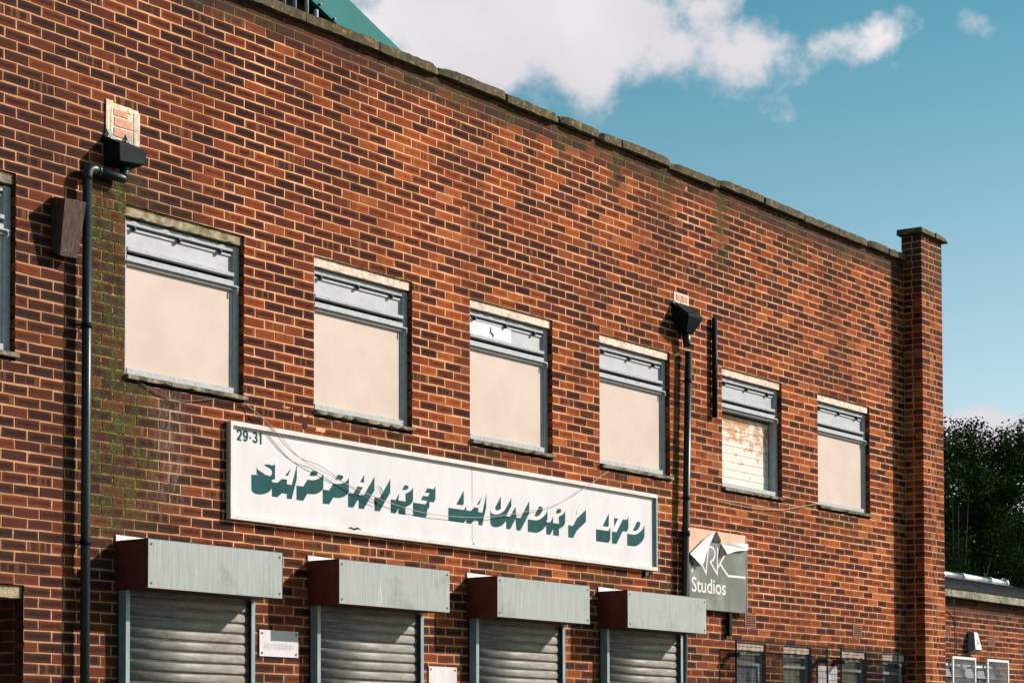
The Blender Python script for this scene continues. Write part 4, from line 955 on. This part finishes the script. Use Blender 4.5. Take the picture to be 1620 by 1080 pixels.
abox(23.6, 26.2, AYW+.11, AYW+.3, 0, Z(EAVE)); abox(29.1, 34, AYW+.11, AYW+.3, 0, Z(EAVE)); abox(26.2, 29.1, AYW+.11, AYW+.3, Z(AOP[0][3]), Z(EAVE)); abox(26.2, 29.1, AYW+.11, AYW+.3, 0, Z(AOP[0][2]))
me = bpy.data.meshes.new('wall'); c0 = Vector((28, AYW, 0)); me.from_pydata([tuple(Vector(p)-c0) for p in v], [], f); me.update(); me.materials.append(M['mortar']); put_attr(me, None, None, st)
awall = bpy.data.objects.new('wall', me); place(awall, c0, an)
AB = Bricks(); lay(AB, 23.6, 34.0, k0, 29, AOP, AYW, 27.0, .1025, ast, ah0)
vis = []
for n in range(AB.count()):
    q = AB.v[n*18:n*18+6]; cx, cy, zc = screen([sum(t)/6 for t in zip(*q)])
    if 1498 < cx < 1618 and 950 < cy < 1076: vis.append(n)
vis = set(vis[:300]); rest = Bricks()
for n in range(AB.count()):
    if n in vis: AB.one(n).build('brick', awall)
    else: rest.extend(AB.one(n))
rest.build('brickwork', awall)['kind'] = 'stuff'
air_brick(an, AOP[1][0], AOP[1][1], Z(AOP[1][2]), Z(AOP[1][3]), AYW-.003, 5, 1); air_brick(an, AOP[2][0], AOP[2][1], Z(AOP[2][2]), Z(AOP[2][3]), AYW-.003, 5, 1)
zt, zb = Z(AOP[0][3]), Z(AOP[0][2])
m = MB(); xs = [26.2, 26.75, 27.22, 27.62, 28.02, 28.36, 28.74, 29.10]
m.box(26.2, 29.1, AYW+.06, AYW+.10, zt-.05, zt); m.box(26.2, 29.1, AYW+.055, AYW+.10, zt-.30, zt-.26); m.box(26.2, 29.1, AYW+.06, AYW+.10, zb, zb+.06)
for x in xs[:-1]: m.box(x, x+.045, AYW+.058, AYW+.10, zb+.06, zt-.05)
aw = m.build('window', 'frame', an)
for a, b in zip(xs, xs[1:]):
    q = MB(); q.box(a+.046, b-.001, AYW+.08, AYW+.085, zb+.06, zt-.30); q.build('pane', 'dirty_glass', aw)
    q = MB(); y = AYW; q.hexa([(a+.05, y-.02, zt-.25), (b-.01, y-.02, zt-.25), (b-.01, y+.0, zt-.25), (a+.05, y+.0, zt-.25), (a+.05, y+.04, zt-.06), (b-.01, y+.04, zt-.06), (b-.01, y+.055, zt-.06), (a+.05, y+.055, zt-.06)]); q.build('top_vent', 'frosted', aw)
q = MB(); q.box(26.2, 29.1, AYW+.101, AYW+.105, zb, zt); q.build('blackout', 'hole', aw)
for x0, x1, nm in ((at(1506, 1037, AYW-.12).x, at(1543, 1040, AYW-.12).x, 'white framed mesh guard below the alarm box on the annex'), (at(1561, 1041, AYW-.12).x, at(1595, 1045, AYW-.12).x, 'white framed mesh guard at the far right of the annex wall')):
    o = thing('mesh_guard', ((x0+x1)/2, AYW-.12, zb), nm, 'guard', 'white framed mesh guards on the annex'); y = AYW-.12; fr = .035; zc = at(1525, 1038.5, y).z
    m = MB(); m.box(x0, x1, y-.012, y+.012, zc-fr, zc); m.box(x0, x0+fr, y-.012, y+.012, zb, zc-fr); m.box(x1-fr, x1, y-.012, y+.012, zb, zc-fr); m.box(x0, x1, y-.012, y+.012, zb-fr, zb); m.build('frame', 'white', o)
    m = MB(); n = int((x1-x0)/.03)
    for i in range(1, n): x = x0+(x1-x0)*i/n; m.box(x-.003, x+.003, y-.003, y+.003, zb, zc-fr)
    for i in range(1, int((zc-zb)/.03)): z = zb+i*.03; m.box(x0+fr, x1-fr, y+.003, y+.008, z-.0025, z+.0025)
    m.build('wire_mesh', 'lead', o)['kind'] = 'stuff'
    for z in (zb+.1, zc-.15):
        for x in (x0+.005, x1-.03): q = MB(); q.box(x, x+.025, y+.012, AYW+.0, z, z+.025); q.build('standoff', 'white', o)
# eave, roof, ridge
RY = AYW+1.9; rz = at(1500, 914, RY).z; rend = at(1588, 918, RY).x; ez = Z(EAVE)+.02
cuts = [23.62, 24.7, 25.8, 26.7, 27.42, 28.16, 29.0, 29.9, 30.8, 31.7, 32.6, 33.5]
for a, b in zip(cuts, cuts[1:]):
    m = MB(); y0 = AYW-.13; m.hexa([(a+.004, y0, ez-.01+jit(.004)), (b-.004, y0, ez-.01+jit(.004)), (b-.004, AYW+.2, ez), (a+.004, AYW+.2, ez), (a+.004, y0+.015, ez+.095+jit(.006)), (b-.004, y0+.015, ez+.095+jit(.006)), (b-.004, AYW+.2, ez+.13), (a+.004, AYW+.2, ez+.13)]); m.build('eave_block', 'eave', an, .005)
n = int((rend+.0-23.6)/.05); v = []; f = []
ra = Vector((0, AYW-.02, ez+.105)); rb = Vector((0, RY, rz))
for i in range(n+1):
    x = 23.6+i*.05; d = .034*math.sin(i*math.pi/2)
    for p in (ra, rb): v.append((x, p.y-d*.35, p.z+d))
for i in range(n): f.append((2*i, 2*i+2, 2*i+3, 2*i+1))
m = MB(); m.v, m.f = v, f; m.sm = list(range(len(f))); o = m.build('roof', 'corrugated', an); so_ = o.modifiers.new('thick', 'SOLIDIFY'); so_.thickness = .008
m = MB(); m.poly([(23.6, 2*RY-AYW, ez), (rend, 2*RY-AYW, ez), (rend, RY, rz), (23.6, RY, rz)]); m.poly([(rend-.02, AYW, ez), (rend-.02, RY, rz-.02), (rend-.02, 2*RY-AYW, ez)]); m.build('rear_slope', 'corrugated', an)
x = 23.7
while x < rend:
    b = min(x+1.05, rend+.06); m = MB(); m.tube([(x, RY, rz+.045), (x+.03, RY, rz+.05), (b-.05, RY, rz+.045), (b-.045, RY, rz+.05), (b+.01, RY, rz+.05)], [.062, .06, .06, .07, .07], 12); m.build('ridge_cap', 'ridge', an); x += 1.05
sl_ = (rb-ra).normalized()
m = MB()
for x in [23.7+.55*i for i in range(int((rend-23.7)/.55)+1)]:
    x2 = min(x+.545, rend+.03); p0 = rb+Vector((0, 0, .034)); p1 = rb-sl_*.20+Vector((0, 0, .034)); m.prism([(x, p1.y, p1.z), (x2, p1.y, p1.z), (x2, p0.y, p0.z), (x, p0.y, p0.z)], (0, 0, -.008))
m.build('ridge_flashing', 'lead', an)
# alarm box
y = AYW; yfb = y-.115
fl_ = at(1541.5, 999, yfb); zt_ = fl_.z; x0 = fl_.x; zb_ = at(1538, 1027, yfb).z; wv = .17
ab = thing('alarm_box', (x0+.08, y, zb_), 'white and grey alarm box with small logo on the annex wall', 'alarm')
m = MB(); m.hexa([(x0-.02, yfb-.02, zb_), (x0+wv+.02, yfb-.02, zb_), (x0+wv, y-.002, zb_-.05), (x0, y-.002, zb_-.05), (x0+.03, yfb+.02, zt_), (x0+wv-.03, yfb+.02, zt_), (x0+wv-.03, y-.002, zt_+.02), (x0+.03, y-.002, zt_+.02)]); m.build('housing', 'rail', ab, .006)
F0 = lambda u, t: Vector((x0-.018+u*(wv+.036)*(1-t)+t*(.048+u*(wv-.06)-.0), yfb-.025+t*.042, zb_+.006+t*(zt_-zb_-.012)))
m = MB(); m.prism([F0(0, 0), F0(1, 0), F0(1, 1), F0(0, 1)], (0, .003, 0)); cv = m.build('cover', 'white', ab)
def decal(pts, mat): mm = MB(); mm.prism([F0(u, t)+Vector((0, -.0015, 0)) for u, t in pts], (0, .001, 0)); mm.build('logo', mat, cv)
decal([(.35, .30), (.75, .34), (.62, .62)], 'green_print'); decal([(.15, .22), (.40, .24), (.32, .42), (.2, .38)], 'orange_print'); decal([(.6, .22), (.85, .24), (.8, .32), (.62, .32)], 'orange_print'); decal([(.3, .5), (.42, .56), (.40, .62), (.28, .56)], 'green_print')
cable([(1508, 948, AYW-.13), (1511, 975, AYW-.02), (1513, 1010, AYW-.015), (1513, 1036, AYW-.015), (1511, 1060, AYW-.02), (1508, 1090, AYW-.02)], AYW-.02, 'cable', 'thin dark cable hanging down the annex wall beside the pier', .007)

# ------------------------------------------------------------------ house and trees beyond
hx = at(1612, 900, 8)
hs = thing('house', (hx.x+3, 10, 0), 'far house with brown tiled roof half hidden by dark trees', 'house')
pR = at(1600, 884, 8); rx = pR.x
m = MB(); m.box(rx-.5, rx+9, 8.4, 14, 0, pR.z-2.0); m.build('wall', 'slate', hs)
m = MB(); m.prism([(rx-.8, 8, pR.z-2.1), (rx-.8, 11.2, pR.z+.0), (rx-.8, 14.4, pR.z-2.1)], (10.5, 0, 0)); m.build('roof', 'slate', hs)
def tree(base, height, rad, seed, mat, label, nclump, nleaf, lsz=.11):
    rg = random.Random(seed); b = Vector(base)
    t = thing('broadleaf_tree', b, label, 'tree', 'trees behind the annex')
    m = MB(); top = b+Vector((rg.uniform(-.4, .4), rg.uniform(-.4, .4), height*.72)); pts = [b+(top-b)*u+Vector((rg.uniform(-.12, .12), rg.uniform(-.12, .12), 0)) for u in (0, .2, .4, .6, .8, 1)]
    m.tube(pts, [.26, .22, .18, .14, .09, .04], 8); m.build('trunk', 'bark', t)
    lv = []; lf = []; br = MB(); cc = b+Vector((0, 0, height*.60))
    for k in range(nclump):
        while True:
            d = Vector((rg.uniform(-1, 1), rg.uniform(-1, 1), rg.uniform(-1, 1)))
            if .2 < d.length < 1: break
        d = d.normalized()*(d.length**.5)
        c = cc+Vector((d.x*rad, d.y*rad, d.z*height*.40)); cr = rg.uniform(.4, .95)*rad*.30
        if k % 9 == 0:
            p0 = pts[min(5, 1+int(rg.random()*4))]; mid = (p0+c)/2+Vector((0, 0, .25)); br.tube([p0, mid, c], [.04, .025, .008], 5)
        for j in range(nleaf):
            e = Vector((rg.gauss(0, 1), rg.gauss(0, 1), rg.gauss(0, .75)))
            if e.length > 1.75: continue
            p = c+e*cr*.55; u = Vector((rg.uniform(-1, 1), rg.uniform(-1, 1), rg.uniform(-.8, .1))).normalized(); q = u.orthogonal().normalized(); q = (q*math.cos(j)+u.cross(q)*math.sin(j))
            s = lsz*rg.uniform(.6, 1.35); i = len(lv); nn = u.cross(q)*s*.12
            lv += [tuple(p), tuple(p+u*s*.5+q*s*.28+nn), tuple(p+u*s), tuple(p+u*s*.5-q*s*.28+nn)]; lf += [(i, i+1, i+2), (i, i+2, i+3)]
    br.build('limbs', 'bark', t)
    m = MB(); m.v, m.f = lv, lf; m.build('crown', mat, t)
def tree_at(px, pytop, Y, rad, seed, mat, label, nc, nl, lsz=.11):
    p = at(px, pytop, Y); tree((p.x, Y, -.1), (p.z+.1)*1.0, rad, seed, mat, label, nc, nl, lsz)
tree_at(1556, 686, 9, 2.9, 3, 'leaf_a', 'tallest dark tree rising beside the brick end pier', 120, 950, .078)
tree_at(1608, 694, 10.5, 3.0, 5, 'leaf_b', 'dark leafy tree at the right edge of the picture', 120, 950, .078)
tree_at(1512, 716, 8.0, 2.4, 8, 'leaf_b', 'lower dark tree directly behind the brick end pier', 100, 950, .075)
tree_at(1655, 700, 11.5, 3.2, 13, 'leaf_a', 'dark tree mostly cut off by the right edge', 130, 300, .09)
tree_at(1575, 790, 12.5, 3.6, 17, 'leaf_a', 'shaded dark foliage low behind the taller trees above the annex ridge', 260, 340, .10)
